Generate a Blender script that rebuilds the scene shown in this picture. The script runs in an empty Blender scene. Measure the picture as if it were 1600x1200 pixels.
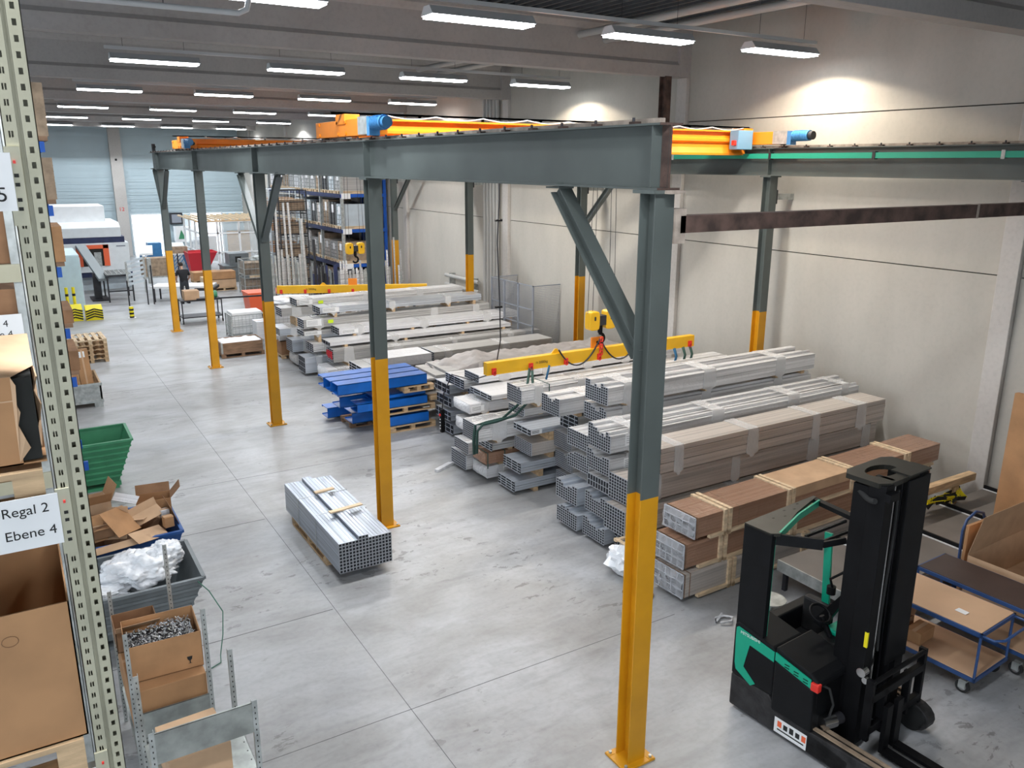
import bpy, bmesh, math, random
from mathutils import Vector, Matrix, Euler, noise
S = bpy.context.scene
COL = S.collection
PI = math.pi
random.seed(7)

# ---------------------------------------------------------------- camera
FL = 1281.51
cam_d = bpy.data.cameras.new('camera'); cam = bpy.data.objects.new('camera', cam_d); COL.objects.link(cam)
yaw, pitch, roll = 0.54751548, 0.26195903, 0.0042748
_f = Vector((math.sin(yaw)*math.cos(pitch), math.cos(yaw)*math.cos(pitch), -math.sin(pitch)))
_r = Vector((math.cos(yaw), -math.sin(yaw), 0)); _u = _r.cross(_f)
_r2 = _r*math.cos(roll)+_u*math.sin(roll); _u2 = -_r*math.sin(roll)+_u*math.cos(roll)
M = Matrix((( _r2.x, _u2.x, -_f.x, 0), (_r2.y, _u2.y, -_f.y, 0), (_r2.z, _u2.z, -_f.z, 6.0), (0, 0, 0, 1)))
cam.matrix_world = M
cam_d.sensor_width = 36; cam_d.lens = FL/1600*36; cam_d.clip_start = 0.05; cam_d.clip_end = 300
S.camera = cam

# ---------------------------------------------------------------- world, exposure
S.view_settings.view_transform = 'Standard'; S.view_settings.look = 'None'
S.view_settings.gamma = 1; S.view_settings.use_curve_mapping = False
S.view_settings.exposure = 0.06
W = bpy.data.worlds.new('world'); S.world = W; W.use_nodes = True
W.node_tree.nodes['Background'].inputs[0].default_value = (0.80, 0.90, 1.0, 1)
W.node_tree.nodes['Background'].inputs[1].default_value = 3.6
S.cycles.max_bounces = 6; S.cycles.diffuse_bounces = 4; S.cycles.glossy_bounces = 3
S.cycles.transparent_max_bounces = 10; S.cycles.transmission_bounces = 3
S.cycles.sample_clamp_indirect = 6
S.cycles.use_denoising = True

# ---------------------------------------------------------------- materials
def mat(name, col, rough=0.6, metal=0.0, var=0.0, scale=4.0, bump=0.0, bscale=30.0, spec=0.5, alpha=1.0,
        emit=None, estr=0.0, stretch=None, coat=0.0, detail=4.0, col2=None, lo=0.35, hi=0.65):
    m = bpy.data.materials.new(name); m.use_nodes = True
    nt = m.node_tree; b = nt.nodes['Principled BSDF']
    b.inputs['Roughness'].default_value = rough; b.inputs['Metallic'].default_value = metal
    b.inputs['Specular IOR Level'].default_value = spec; b.inputs['Coat Weight'].default_value = coat
    b.inputs['Alpha'].default_value = alpha
    c = (*col, 1)
    b.inputs['Base Color'].default_value = c
    tc = nt.nodes.new('ShaderNodeTexCoord'); src = tc.outputs['Object']
    if stretch:
        mp = nt.nodes.new('ShaderNodeMapping'); mp.inputs['Scale'].default_value = stretch
        nt.links.new(src, mp.inputs[0]); src = mp.outputs[0]
    if var or col2:
        n = nt.nodes.new('ShaderNodeTexNoise'); n.inputs['Scale'].default_value = scale; n.inputs['Detail'].default_value = detail
        nt.links.new(src, n.inputs['Vector'])
        r = nt.nodes.new('ShaderNodeValToRGB')
        r.color_ramp.elements[0].position = lo; r.color_ramp.elements[1].position = hi
        if col2:
            r.color_ramp.elements[0].color = (*col2, 1); r.color_ramp.elements[1].color = c
        else:
            r.color_ramp.elements[0].color = (*[x*(1-var) for x in col], 1)
            r.color_ramp.elements[1].color = (*[min(1, x*(1+var)) for x in col], 1)
        nt.links.new(n.outputs['Fac'], r.inputs[0]); nt.links.new(r.outputs[0], b.inputs['Base Color'])
    if bump:
        n = nt.nodes.new('ShaderNodeTexNoise'); n.inputs['Scale'].default_value = bscale; n.inputs['Detail'].default_value = 5
        nt.links.new(src, n.inputs['Vector'])
        bp = nt.nodes.new('ShaderNodeBump'); bp.inputs['Strength'].default_value = bump; bp.inputs['Distance'].default_value = 0.02
        nt.links.new(n.outputs['Fac'], bp.inputs['Height']); nt.links.new(bp.outputs[0], b.inputs['Normal'])
    if emit:
        b.inputs['Emission Color'].default_value = (*emit, 1); b.inputs['Emission Strength'].default_value = estr
    return m

M_ = {}
def N(k, *a, **kw): M_[k] = mat(k, *a, **kw); return M_[k]
N('steel_grey', (0.088, 0.103, 0.098), 0.42, var=0.12, scale=1.2)
N('yellow', (0.62, 0.285, 0.006), 0.45, var=0.08, scale=2)
N('crane_yellow', (0.80, 0.44, 0.012), 0.4, var=0.06, scale=2)
N('orange', (0.86, 0.25, 0.012), 0.42, var=0.08, scale=2)
N('rust', (0.075, 0.045, 0.036), 0.8, var=0.45, scale=6, bump=0.2)
N('primer', (0.30, 0.25, 0.21), 0.8, var=0.3, scale=8)
N('dark_steel', (0.035, 0.035, 0.04), 0.5, 0.4, var=0.2)
N('black', (0.007, 0.007, 0.008), 0.5, var=0.2, scale=3, spec=0.15)
N('black_matte', (0.010, 0.010, 0.011), 0.7, var=0.3, scale=5)
N('rubber', (0.02, 0.02, 0.02), 0.85)
N('chrome', (0.6, 0.6, 0.6), 0.2, 1.0)
N('galv', (0.44, 0.46, 0.45), 0.45, 0.55, var=0.2, scale=9)
N('rack_green', (0.43, 0.41, 0.30), 0.5, 0.0, var=0.1, scale=3)
N('slot_shade', (0.02, 0.02, 0.018), 0.9)  # near-black that paints in the shade of slots, gaps and openings
N('white', (0.80, 0.80, 0.80), 0.5, var=0.03)
N('paper', (0.82, 0.82, 0.82), 0.8)
N('text', (0.02, 0.02, 0.02), 0.9)
N('red', (0.72, 0.03, 0.02), 0.45)
N('bin_red', (0.62, 0.02, 0.035), 0.45)
N('green_bin', (0.05, 0.25, 0.12), 0.5, var=0.12, scale=3)
N('blue_bin', (0.015, 0.085, 0.30), 0.5, var=0.12, scale=3)
N('grey_bin', (0.16, 0.18, 0.19), 0.5, var=0.15, scale=3)
N('blue_steel', (0.006, 0.125, 0.50), 0.35, var=0.12, scale=3)
N('rack_blue', (0.01, 0.09, 0.42), 0.42, var=0.1, scale=3)
N('navy', (0.02, 0.03, 0.09), 0.5, var=0.2)
N('cardboard', (0.42, 0.225, 0.105), 0.85, var=0.13, scale=3, bump=0.1, bscale=12)
N('cardboard_light', (0.55, 0.36, 0.22), 0.85, var=0.1, scale=3)
N('cardboard_dark', (0.27, 0.145, 0.075), 0.9, var=0.15, scale=4)
N('wood', (0.52, 0.36, 0.21), 0.8, var=0.25, scale=3, stretch=(1, 6, 6), bump=0.1)
N('wood_light', (0.68, 0.52, 0.34), 0.8, var=0.2, scale=3, stretch=(1, 6, 6))
N('wood_dark', (0.25, 0.15, 0.09), 0.85, var=0.25, scale=3, stretch=(1, 6, 6))
N('board', (0.62, 0.40, 0.25), 0.55, var=0.05, scale=2)
N('board_brown', (0.058, 0.036, 0.032), 0.5, var=0.1)
N('cart_blue', (0.03, 0.075, 0.21), 0.4, var=0.1)
N('truck_green', (0.0, 0.36, 0.22), 0.4, var=0.05)
N('screen_grey', (0.25, 0.27, 0.31), 0.35)
N('machine_white', (0.74, 0.78, 0.80), 0.4, var=0.03)
N('machine_grey', (0.50, 0.56, 0.60), 0.45, var=0.05)
N('chute', (0.26, 0.29, 0.30), 0.5)
N('machine_cyan', (0.50, 0.64, 0.68), 0.45, var=0.04)
N('machine_orange', (0.85, 0.14, 0.05), 0.45)
N('green_rope', (0.05, 0.16, 0.11), 0.7)
N('sling_green', (0.035, 0.085, 0.07), 0.8)
N('sling_blue', (0.02, 0.12, 0.25), 0.8)
N('motor_blue', (0.05, 0.20, 0.42), 0.4, var=0.1)
N('box_blue', (0.14, 0.27, 0.40), 0.5)
N('rail_green', (0.015, 0.32, 0.21), 0.4)
N('cloth_black', (0.014, 0.014, 0.017), 0.95)
N('denim', (0.035, 0.04, 0.05), 0.95)
N('skin', (0.45, 0.26, 0.18), 0.6)
N('hair', (0.03, 0.02, 0.015), 0.8)
N('tag_yellow', (0.65, 0.85, 0.02), 0.7)
N('plastic_pile', (0.86, 0.88, 0.92), 0.25, bump=0.9, bscale=9, coat=0.5, var=0.1)
N('roller', (0.185, 0.165, 0.15), 0.6, var=0.15, scale=2)
N('mesh_brown', (0.30, 0.22, 0.15), 0.85, var=0.3, scale=5)
N('glass', (0.9, 0.95, 0.97), 0.08, alpha=0.22)
N('hazard_yellow', (0.85, 0.72, 0.01), 0.5)
N('lens', (1, 1, 1), 0.5, emit=(0.93, 0.97, 1.0), estr=22)
N('lamp_white', (0.55, 0.56, 0.57), 0.4)

def alu(name, col, rough, metal, stripe, bands=0.5, warm=None):
    """extruded aluminium under film: lines running along X"""
    m = mat(name, col, rough, metal)
    nt = m.node_tree; b = nt.nodes['Principled BSDF']
    tc = nt.nodes.new('ShaderNodeTexCoord'); sep = nt.nodes.new('ShaderNodeSeparateXYZ'); nt.links.new(tc.outputs['Object'], sep.inputs[0])
    n1 = nt.nodes.new('ShaderNodeTexNoise'); n1.inputs['Scale'].default_value = 1; n1.inputs['Detail'].default_value = 3
    mp = nt.nodes.new('ShaderNodeMapping'); mp.inputs['Scale'].default_value = (0.25, 26, 26)
    nt.links.new(tc.outputs['Object'], mp.inputs[0]); nt.links.new(mp.outputs[0], n1.inputs['Vector'])
    r = nt.nodes.new('ShaderNodeValToRGB'); r.color_ramp.elements[0].position = 0.32; r.color_ramp.elements[1].position = 0.6
    w = warm or tuple(x*(1-stripe) for x in col)
    r.color_ramp.elements[0].color = (*w, 1); r.color_ramp.elements[1].color = (*col, 1)
    nt.links.new(n1.outputs['Fac'], r.inputs[0]); nt.links.new(r.outputs[0], b.inputs['Base Color'])
    n2 = nt.nodes.new('ShaderNodeTexNoise'); n2.inputs['Scale'].default_value = 5; n2.inputs['Detail'].default_value = 6; n2.inputs['Distortion'].default_value = 1.2
    nt.links.new(tc.outputs['Object'], n2.inputs['Vector'])
    ad = nt.nodes.new('ShaderNodeMath'); ad.operation = 'ADD'; nt.links.new(n1.outputs['Fac'], ad.inputs[0]); nt.links.new(n2.outputs['Fac'], ad.inputs[1])
    bp = nt.nodes.new('ShaderNodeBump'); bp.inputs['Strength'].default_value = bands; bp.inputs['Distance'].default_value = 0.03
    nt.links.new(ad.outputs[0], bp.inputs['Height']); nt.links.new(bp.outputs[0], b.inputs['Normal'])
    M_[name] = m; return m
alu('alu_film', (0.84, 0.83, 0.83), 0.24, 0.12, 0.5, 0.8)
alu('alu_warm', (0.60, 0.54, 0.49), 0.35, 0.15, 0.35, 0.35)
alu('alu_bare', (0.66, 0.70, 0.76), 0.28, 0.45, 0.35, 0.07)
alu('alu_dull', (0.52, 0.51, 0.50), 0.42, 0.3, 0.3, 0.12)
alu('film_brown', (0.36, 0.21, 0.14), 0.20, 0.0, 0.2, 0.7, warm=(0.29, 0.16, 0.10))
alu('film_white', (0.74, 0.74, 0.76), 0.30, 0.0, 0.2, 0.7)
N('film', (0.88, 0.88, 0.88), 0.16, alpha=0.34, bump=0.7, bscale=18)
N('end_film', (0.85, 0.86, 0.9), 0.12, alpha=0.30, bump=0.8, bscale=14)
N('tube_end', (0.50, 0.52, 0.56), 0.4, 0.5)
N('tube_shade', (0.012, 0.014, 0.02), 0.8)  # near-black standing for the shade inside hollow tubes

def concrete(name, c1, c2, scale, rough, streak=None, fine=0.5):
    m = bpy.data.materials.new(name); m.use_nodes = True; nt = m.node_tree; b = nt.nodes['Principled BSDF']
    tc = nt.nodes.new('ShaderNodeTexCoord')
    mp = nt.nodes.new('ShaderNodeMapping'); mp.inputs['Scale'].default_value = streak or (1, 1, 1); nt.links.new(tc.outputs['Object'], mp.inputs[0])
    n = nt.nodes.new('ShaderNodeTexNoise'); n.inputs['Scale'].default_value = scale; n.inputs['Detail'].default_value = 7; n.inputs['Roughness'].default_value = 0.6
    nt.links.new(mp.outputs[0], n.inputs['Vector'])
    r = nt.nodes.new('ShaderNodeValToRGB'); r.color_ramp.elements[0].position = 0.33; r.color_ramp.elements[1].position = 0.66
    r.color_ramp.elements[0].color = (*c2, 1); r.color_ramp.elements[1].color = (*c1, 1)
    nt.links.new(n.outputs['Fac'], r.inputs[0])
    n2 = nt.nodes.new('ShaderNodeTexNoise'); n2.inputs['Scale'].default_value = 14; n2.inputs['Detail'].default_value = 8
    nt.links.new(tc.outputs['Object'], n2.inputs['Vector'])
    r2 = nt.nodes.new('ShaderNodeValToRGB'); r2.color_ramp.elements[0].position = 0.25; r2.color_ramp.elements[1].position = 0.55
    r2.color_ramp.elements[0].color = (fine, fine, fine, 1); r2.color_ramp.elements[1].color = (1, 1, 1, 1)
    nt.links.new(n2.outputs['Fac'], r2.inputs[0])
    mx = nt.nodes.new('ShaderNodeMix'); mx.data_type = 'RGBA'; mx.blend_type = 'MULTIPLY'; mx.inputs[0].default_value = 1
    nt.links.new(r.outputs[0], mx.inputs[6]); nt.links.new(r2.outputs[0], mx.inputs[7])
    nt.links.new(mx.outputs[2], b.inputs['Base Color'])
    b.inputs['Roughness'].default_value = rough
    M_[name] = m; return m, nt, b, tc, mx, n2
concrete('wall_concrete', (0.50, 0.47, 0.42), (0.43, 0.405, 0.36), 0.7, 0.85, (1, 1, 0.35), 0.95)
concrete('pillar_concrete', (0.56, 0.53, 0.50), (0.50, 0.47, 0.44), 0.5, 0.85, None, 0.9)
concrete('beam_concrete', (0.44, 0.415, 0.40), (0.37, 0.345, 0.33), 0.6, 0.85, None, 0.9)
# floor: blotches, scratches, chips and slab joints
fm, nt, fb, tc, mx, n2 = concrete('floor_concrete', (0.47, 0.475, 0.485), (0.34, 0.34, 0.34), 0.30, 0.38, None, 0.88)
def chips(sc, stretch, lo, hi, dark, prev):
    mp = nt.nodes.new('ShaderNodeMapping'); mp.inputs['Scale'].default_value = stretch; nt.links.new(tc.outputs['Object'], mp.inputs[0])
    a = nt.nodes.new('ShaderNodeTexNoise'); a.inputs['Scale'].default_value = sc; a.inputs['Detail'].default_value = 9; a.inputs['Roughness'].default_value = 0.65
    nt.links.new(mp.outputs[0], a.inputs['Vector'])
    rr = nt.nodes.new('ShaderNodeValToRGB'); rr.color_ramp.elements[0].position = lo; rr.color_ramp.elements[1].position = hi
    rr.color_ramp.elements[0].color = (1, 1, 1, 1); rr.color_ramp.elements[1].color = (*dark, 1)
    nt.links.new(a.outputs['Fac'], rr.inputs[0])
    m2 = nt.nodes.new('ShaderNodeMix'); m2.data_type = 'RGBA'; m2.blend_type = 'MULTIPLY'; m2.inputs[0].default_value = 1
    nt.links.new(prev, m2.inputs[6]); nt.links.new(rr.outputs[0], m2.inputs[7]); return m2.outputs[2]
def ramp(src, lo, hi, c0, c1):
    r_ = nt.nodes.new('ShaderNodeValToRGB'); r_.color_ramp.elements[0].position = lo; r_.color_ramp.elements[1].position = hi
    r_.color_ramp.elements[0].color = (*c0, 1); r_.color_ramp.elements[1].color = (*c1, 1); nt.links.new(src, r_.inputs[0]); return r_.outputs[0]
def nz(sc, stretch, rough=.6, det=8, loc=(0, 0, 0), dist=0):
    mp = nt.nodes.new('ShaderNodeMapping'); mp.inputs['Scale'].default_value = stretch; mp.inputs['Location'].default_value = loc; nt.links.new(tc.outputs['Object'], mp.inputs[0])
    a = nt.nodes.new('ShaderNodeTexNoise'); a.inputs['Scale'].default_value = sc; a.inputs['Detail'].default_value = det; a.inputs['Roughness'].default_value = rough; a.inputs['Distortion'].default_value = dist
    nt.links.new(mp.outputs[0], a.inputs['Vector']); return a.outputs['Fac']
def mul(a, b_, f=1.0, mode='MULTIPLY'):
    m2 = nt.nodes.new('ShaderNodeMix'); m2.data_type = 'RGBA'; m2.blend_type = mode; m2.inputs[0].default_value = f
    nt.links.new(a, m2.inputs[6]); nt.links.new(b_, m2.inputs[7]); return m2.outputs[2]
# flaked patches, gathered in worn zones
hi_ = ramp(nz(3.2, (1, 1.9, 1), .68, 10, (3, 1, 0), .4), .585, .60, (0, 0, 0), (1, 1, 1)); zone = ramp(nz(.42, (1, 1, 1), .5, 3, (7.5, 2.2, 0)), .52, .60, (0, 0, 0), (1, 1, 1))
mk = mul(hi_, zone); inv = nt.nodes.new('ShaderNodeInvert'); nt.links.new(mk, inv.inputs[1])
fl_ = ramp(inv.outputs[0], 0, 1, (.62, .61, .60), (1, 1, 1))
o = mul(mx.outputs[2], fl_)
# broad tyre-worn stains
o = mul(o, ramp(nz(.55, (1, 1.4, 1), .55, 6, (1, 4, 0), .8), .35, .62, (.80, .79, .77), (1.06, 1.07, 1.09)))
o = mul(o, ramp(nz(2.2, (.5, 1.6, 1), .6, 8, (0, 9, 0), 1.2), .36, .56, (.88, .88, .88), (1, 1, 1)))
o = chips(1.6, (1, 2.2, 1), 0.655, 0.69, (0.72, 0.70, 0.68), o)
o = chips(0.9, (0.5, 3.0, 1), 0.55, 0.75, (0.80, 0.80, 0.80), o)
o = chips(7, (1, 1, 1), 0.70, 0.74, (0.72, 0.70, 0.68), o)
nt.links.new(o, fb.inputs['Base Color'])
rr = nt.nodes.new('ShaderNodeMapRange'); nt.links.new(n2.outputs['Fac'], rr.inputs[0]); rr.inputs[3].default_value = 0.28; rr.inputs[4].default_value = 0.55
nt.links.new(rr.outputs[0], fb.inputs['Roughness'])

# ---------------------------------------------------------------- mesh builder
class MB:
    def __init__(s): s.v = []; s.f = []; s.mi = []; s.mats = []; s.sm = []
    def m(s, k):
        if k not in s.mats: s.mats.append(k)
        return s.mats.index(k)
    def add(s, vs, fs, k, smooth=False):
        o = len(s.v); s.v += [tuple(v) for v in vs]; i = s.m(k)
        for f in fs: s.f.append([o+a for a in f]); s.mi.append(i); s.sm.append(smooth)
        return s
    def box(s, x0, x1, y0, y1, z0, z1, k, R=None, C=None):
        vs = [Vector((x, y, z)) for x in (x0, x1) for y in (y0, y1) for z in (z0, z1)]
        if R is not None:
            c = Vector(C) if C is not None else Vector(((x0+x1)/2, (y0+y1)/2, (z0+z1)/2))
            vs = [c + R @ (v-c) for v in vs]
        return s.add(vs, [(0,1,3,2),(4,6,7,5),(0,4,5,1),(2,3,7,6),(0,2,6,4),(1,5,7,3)], k)
    def bar(s, p, q, w, h, k, up=(0,0,1)):
        """rectangular bar from p to q, w sideways, h along up"""
        p = Vector(p); q = Vector(q); d = (q-p).normalized(); u = Vector(up)
        sd = d.cross(u)
        if sd.length < 1e-4: sd = d.cross(Vector((0,1,0)))
        sd.normalize(); u = sd.cross(d).normalized()
        vs = [b + sd*w/2*a + u*h/2*c for b in (p, q) for a in (-1, 1) for c in (-1, 1)]
        return s.add(vs, [(0,1,3,2),(4,6,7,5),(0,4,5,1),(2,3,7,6),(0,2,6,4),(1,5,7,3)], k)
    def cyl(s, p, q, r, k, n=12, r2=None, cap=True):
        p = Vector(p); q = Vector(q); d = (q-p).normalized()
        a = d.orthogonal().normalized(); b = d.cross(a); r2 = r if r2 is None else r2
        vs = []
        for i in range(n):
            t = 2*PI*i/n; e = a*math.cos(t)+b*math.sin(t); vs += [p+e*r, q+e*r2]
        fs = [(2*i, 2*i+1, (2*i+3) % (2*n), (2*i+2) % (2*n)) for i in range(n)]
        s.add(vs, fs, k, True)
        if cap: s.add(vs, [tuple(range(0, 2*n, 2))[::-1], tuple(range(1, 2*n, 2))], k)
        return s
    def tube(s, pts, r, k, n=8, closed=False):
        pts = [Vector(p) for p in pts]; N_ = len(pts); rings = []; prev = None
        for i, p in enumerate(pts):
            if closed: d = pts[(i+1) % N_]-pts[i-1]
            else: d = pts[min(i+1, N_-1)]-pts[max(i-1, 0)]
            d.normalize()
            a = d.orthogonal().normalized() if prev is None else (prev - d*prev.dot(d)).normalized()
            prev = a; b = d.cross(a); rings.append([p+(a*math.cos(2*PI*j/n)+b*math.sin(2*PI*j/n))*r for j in range(n)])
        vs = [v for rg in rings for v in rg]; fs = []
        for i in range(N_ if closed else N_-1):
            i2 = (i+1) % N_
            for j in range(n): fs.append((i*n+j, i*n+(j+1) % n, i2*n+(j+1) % n, i2*n+j))
        s.add(vs, fs, k, True)
        if not closed: s.add(vs, [tuple(range(n))[::-1], tuple(range((N_-1)*n, N_*n))], k)
        return s
    def prism(s, prof, axis, a, b, k):
        """extrude a 2D profile along an axis. axis 'x': prof=(y,z); 'y': (x,z); 'z': (x,y)"""
        def P(u, v, t): return {'x': (t, u, v), 'y': (u, t, v), 'z': (u, v, t)}[axis]
        n = len(prof); vs = [P(u, v, a) for u, v in prof]+[P(u, v, b) for u, v in prof]
        fs = [(i, (i+1) % n, n+(i+1) % n, n+i) for i in range(n)]+[tuple(range(n))[::-1], tuple(range(n, 2*n))]
        return s.add(vs, fs, k)
    def quad(s, a, b, c, d, k): return s.add([a, b, c, d], [(0, 1, 2, 3)], k)
    def ibeam(s, axis, c, a, b, w, h, tf, tw, k, flat=False):
        """I section; axis of extrusion; c=(u,v) centre; w flange width, h depth. flat: flanges are at u=+-"""
        u, v = c
        if flat: B = [(u-h/2, u-h/2+tf, v-w/2, v+w/2), (u+h/2-tf, u+h/2, v-w/2, v+w/2), (u-h/2+tf, u+h/2-tf, v-tw/2, v+tw/2)]
        else: B = [(u-w/2, u+w/2, v-h/2, v-h/2+tf), (u-w/2, u+w/2, v+h/2-tf, v+h/2), (u-tw/2, u+tw/2, v-h/2+tf, v+h/2-tf)]
        for u0, u1, v0, v1 in B:
            if axis == 'x': s.box(a, b, u0, u1, v0, v1, k)
            if axis == 'y': s.box(u0, u1, a, b, v0, v1, k)
            if axis == 'z': s.box(u0, u1, v0, v1, a, b, k)
        return s
    def build(s, name, parent=None, bevel=0, solid=0, loc=None, fix=True):
        me = bpy.data.meshes.new(name); me.from_pydata(s.v, [], s.f)
        for k in s.mats: me.materials.append(M_[k])
        me.polygons.foreach_set('material_index', s.mi); me.polygons.foreach_set('use_smooth', s.sm)
        if fix:
            bm = bmesh.new(); bm.from_mesh(me); bmesh.ops.recalc_face_normals(bm, faces=bm.faces); bm.to_mesh(me); bm.free()
        me.update()
        o = bpy.data.objects.new(name, me); COL.objects.link(o)
        if parent: o.parent = parent
        if loc: o.location = loc
        if solid:
            md = o.modifiers.new('solid', 'SOLIDIFY'); md.thickness = solid; md.offset = 0
        if bevel:
            md = o.modifiers.new('bevel', 'BEVEL'); md.width = bevel; md.segments = 2; md.limit_method = 'ANGLE'
        return o
def tag(o, label=None, cat=None, group=None, kind=None):
    if label: o['label'] = label
    if cat: o['category'] = cat
    if group: o['group'] = group
    if kind: o['kind'] = kind
    return o
def thing(name, label, cat, loc=(0, 0, 0), rz=0, group=None):
    o = bpy.data.objects.new(name, None); COL.objects.link(o); o.empty_display_size = 0.2
    o.location = loc; o.rotation_euler = (0, 0, rz); return tag(o, label, cat, group)
def struct(o): o['kind'] = 'structure'; return o
def dup(root, loc, rz=0, label=None, group=None):
    def cp(o, par):
        c = o.copy(); COL.objects.link(c); c.parent = par
        for ch in [x for x in o.children]: cp(ch, c)
        return c
    r = cp(root, None); r.location = loc; r.rotation_euler = (0, 0, rz)
    if label: r['label'] = label
    if group: r['group'] = group
    return r
def pts_arc(c, r, a0, a1, n, plane='xz'):
    out = []
    for i in range(n+1):
        t = a0+(a1-a0)*i/n; u, v = r*math.cos(t), r*math.sin(t)
        out.append({'xz': (c[0]+u, c[1], c[2]+v), 'yz': (c[0], c[1]+u, c[2]+v), 'xy': (c[0]+u, c[1]+v, c[2])}[plane])
    return out
def Rz(a): return Matrix.Rotation(a, 3, 'Z')
# ================================================================ the hall
XW = 14.4          # right wall face
YB = 60.0          # far wall
b = MB(); b.box(-12, 20, -6, YB+0.4, -0.2, 0, 'floor_concrete')
fl = b.build('floor'); struct(fl)
# joints in the slab: shallow saw cuts filled dark
def at0(px, py, z=0.0):
    d = _r2*((px-800)/FL) - _u2*((py-600)/FL) + _f
    t = (z-6.0)/d.z; return Vector((0, 0, 6.0))+d*t
b = MB(); N('joint', (0.15, 0.15, 0.15), 1.0, spec=0.0)
for y in (7.47, 15.65, 23.8, 31.95): b.box(-2.5, 7.2 if y > 6 else 13, y-0.004, y+0.004, 0.0, 0.0012, 'joint')
for x in (3.23,): b.box(x-0.0035, x+0.0035, 1.5, 34, 0.0, 0.0012, 'joint')
for y in (10.02, 13.52): b.box(-2.5, 3.2, y-.006, y+.006, 0, .0012, 'joint')
b.build('trim_1')['kind'] = 'structure'
# right wall: pillars every 8.15 m, three precast panels high between them
PY = [-8.85, -0.7, 7.46, 15.7, 23.95, 32.1, 40.3, 48.5, 56.7]
b = MB()
b.box(XW+0.05, XW+0.3, -6, YB, 0, 9.6, 'slot_shade')
for i in range(len(PY)-1):
    ya, yb = PY[i]+0.18, PY[i+1]-0.18
    for z0, z1 in ((0, 4.185), (4.205, 6.985), (7.005, 9.6)):
        b.box(XW, XW+0.2, max(ya, -6), yb, z0, z1, 'wall_concrete')
b.box(XW, XW+0.2, 56.88, YB, 0, 9.6, 'wall_concrete')
struct(b.build('wall_right'))
b = MB()
for y in PY[1:]: b.box(XW-0.10, XW+0.2, y-0.17, y+0.17, 0, 8.0, 'pillar_concrete')
b.build('trim_2', bevel=0.01)['kind'] = 'structure'
# far wall of light blue sandwich sheet, two door openings bright with daylight
def sheet(x0, x1, z0, z1, b, step=0.42):
    z = z0
    while z < z1-0.01:
        t = min(z+step, z1)
        b.box(x0, x1, YB, YB+0.12, z+0.02, t-0.02, 'sheet_blue'); b.box(x0, x1, YB+0.035, YB+0.12, t-0.02, min(t+0.02, z1), 'sheet_blue'); b.box(x0, x1, YB-0.02, YB, z+.18, z+.24, 'sheet_blue'); z = t
N('sheet_blue', (0.46, 0.56, 0.60), 0.4, var=0.04, scale=0.6)
b = MB()
D1 = (7.2, 9.0); D2 = (10.9, 12.9); ZT = 2.65
sheet(-12, D1[0], 0, 9.6, b); sheet(D1[1], D2[0], 0, ZT, b); sheet(D2[1], XW, 0, ZT, b); sheet(D1[0], XW, ZT, 9.6, b)
struct(b.build('wall_back'))
b = MB(); b.box(6.3, 7.0, YB-0.35, YB, 0, 9.5, 'pillar_concrete'); b.box(-4, -3.3, YB-0.35, YB, 0, 9.5, 'pillar_concrete')
b.box(6.55, 6.68, YB-0.37, YB-0.34, 6.1, 6.23, 'slot_shade')
b.build('trim_3')['kind'] = 'structure'
for i, (a, c) in enumerate((D1, D2)):
    b = MB()
    for x0, x1, z0, z1 in ((a-0.08, a, 0, ZT), (c, c+0.08, 0, ZT), (a-0.08, c+0.08, ZT, ZT+0.08)): b.box(x0, x1, YB-0.04, YB+0.14, z0, z1, 'machine_white')
    struct(b.build('window_%d' % (i+1)))
# left wall with a tall daylight strip (out of frame to the left)
b = MB()
b.box(-12.3, -12, -6, YB, 0, 2.2, 'wall_concrete'); b.box(-12.3, -12, -6, YB, 7.0, 9.6, 'wall_concrete')
for y in PY: b.box(-12.35, -11.95, max(y-0.3, -6), y+0.3, 2.2, 7.0, 'wall_concrete')
b.box(-12.3, -12, 16, YB, 2.2, 5.6, 'wall_concrete')
struct(b.build('wall_left'))
b = MB(); b.box(-12, XW+0.3, -6.3, -6, 0, 1.8, 'wall_concrete'); b.box(-12, XW+0.3, -6.3, -6, 7.5, 9.6, 'wall_concrete')
for x in (-12, -4, 4, 12.9): b.box(x, x+1.5, -6.3, -6, 1.8, 7.5, 'wall_concrete')
b.box(4, XW+.3, -6.3, -6, 1.8, 7.5, 'wall_concrete'); struct(b.build('wall_front'))
# roof deck: trapezoidal steel sheet, ribs along Y
N('deck', (0.085, 0.095, 0.105), 0.4, 0.4, var=0.15)
b = MB(); prof = []
x = -12.4
top = []; 
while x < XW+0.4:
    for dx, dz in ((0, 0), (0.06, 0), (0.11, 0.16), (0.22, 0.16)): prof.append((x+dx, 9.12+dz))
    x += 0.27
vs = [(u, -6.3, v) for u, v in prof]+[(u, YB+0.3, v) for u, v in prof]; n = len(prof)
b.add(vs, [(i, i+1, n+i+1, n+i) for i in range(n-1)], 'deck')
b.box(-12.4, XW+0.4, -6.3, YB+0.3, 9.34, 9.5, 'deck')
ce = b.build('ceiling'); struct(ce)
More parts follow.
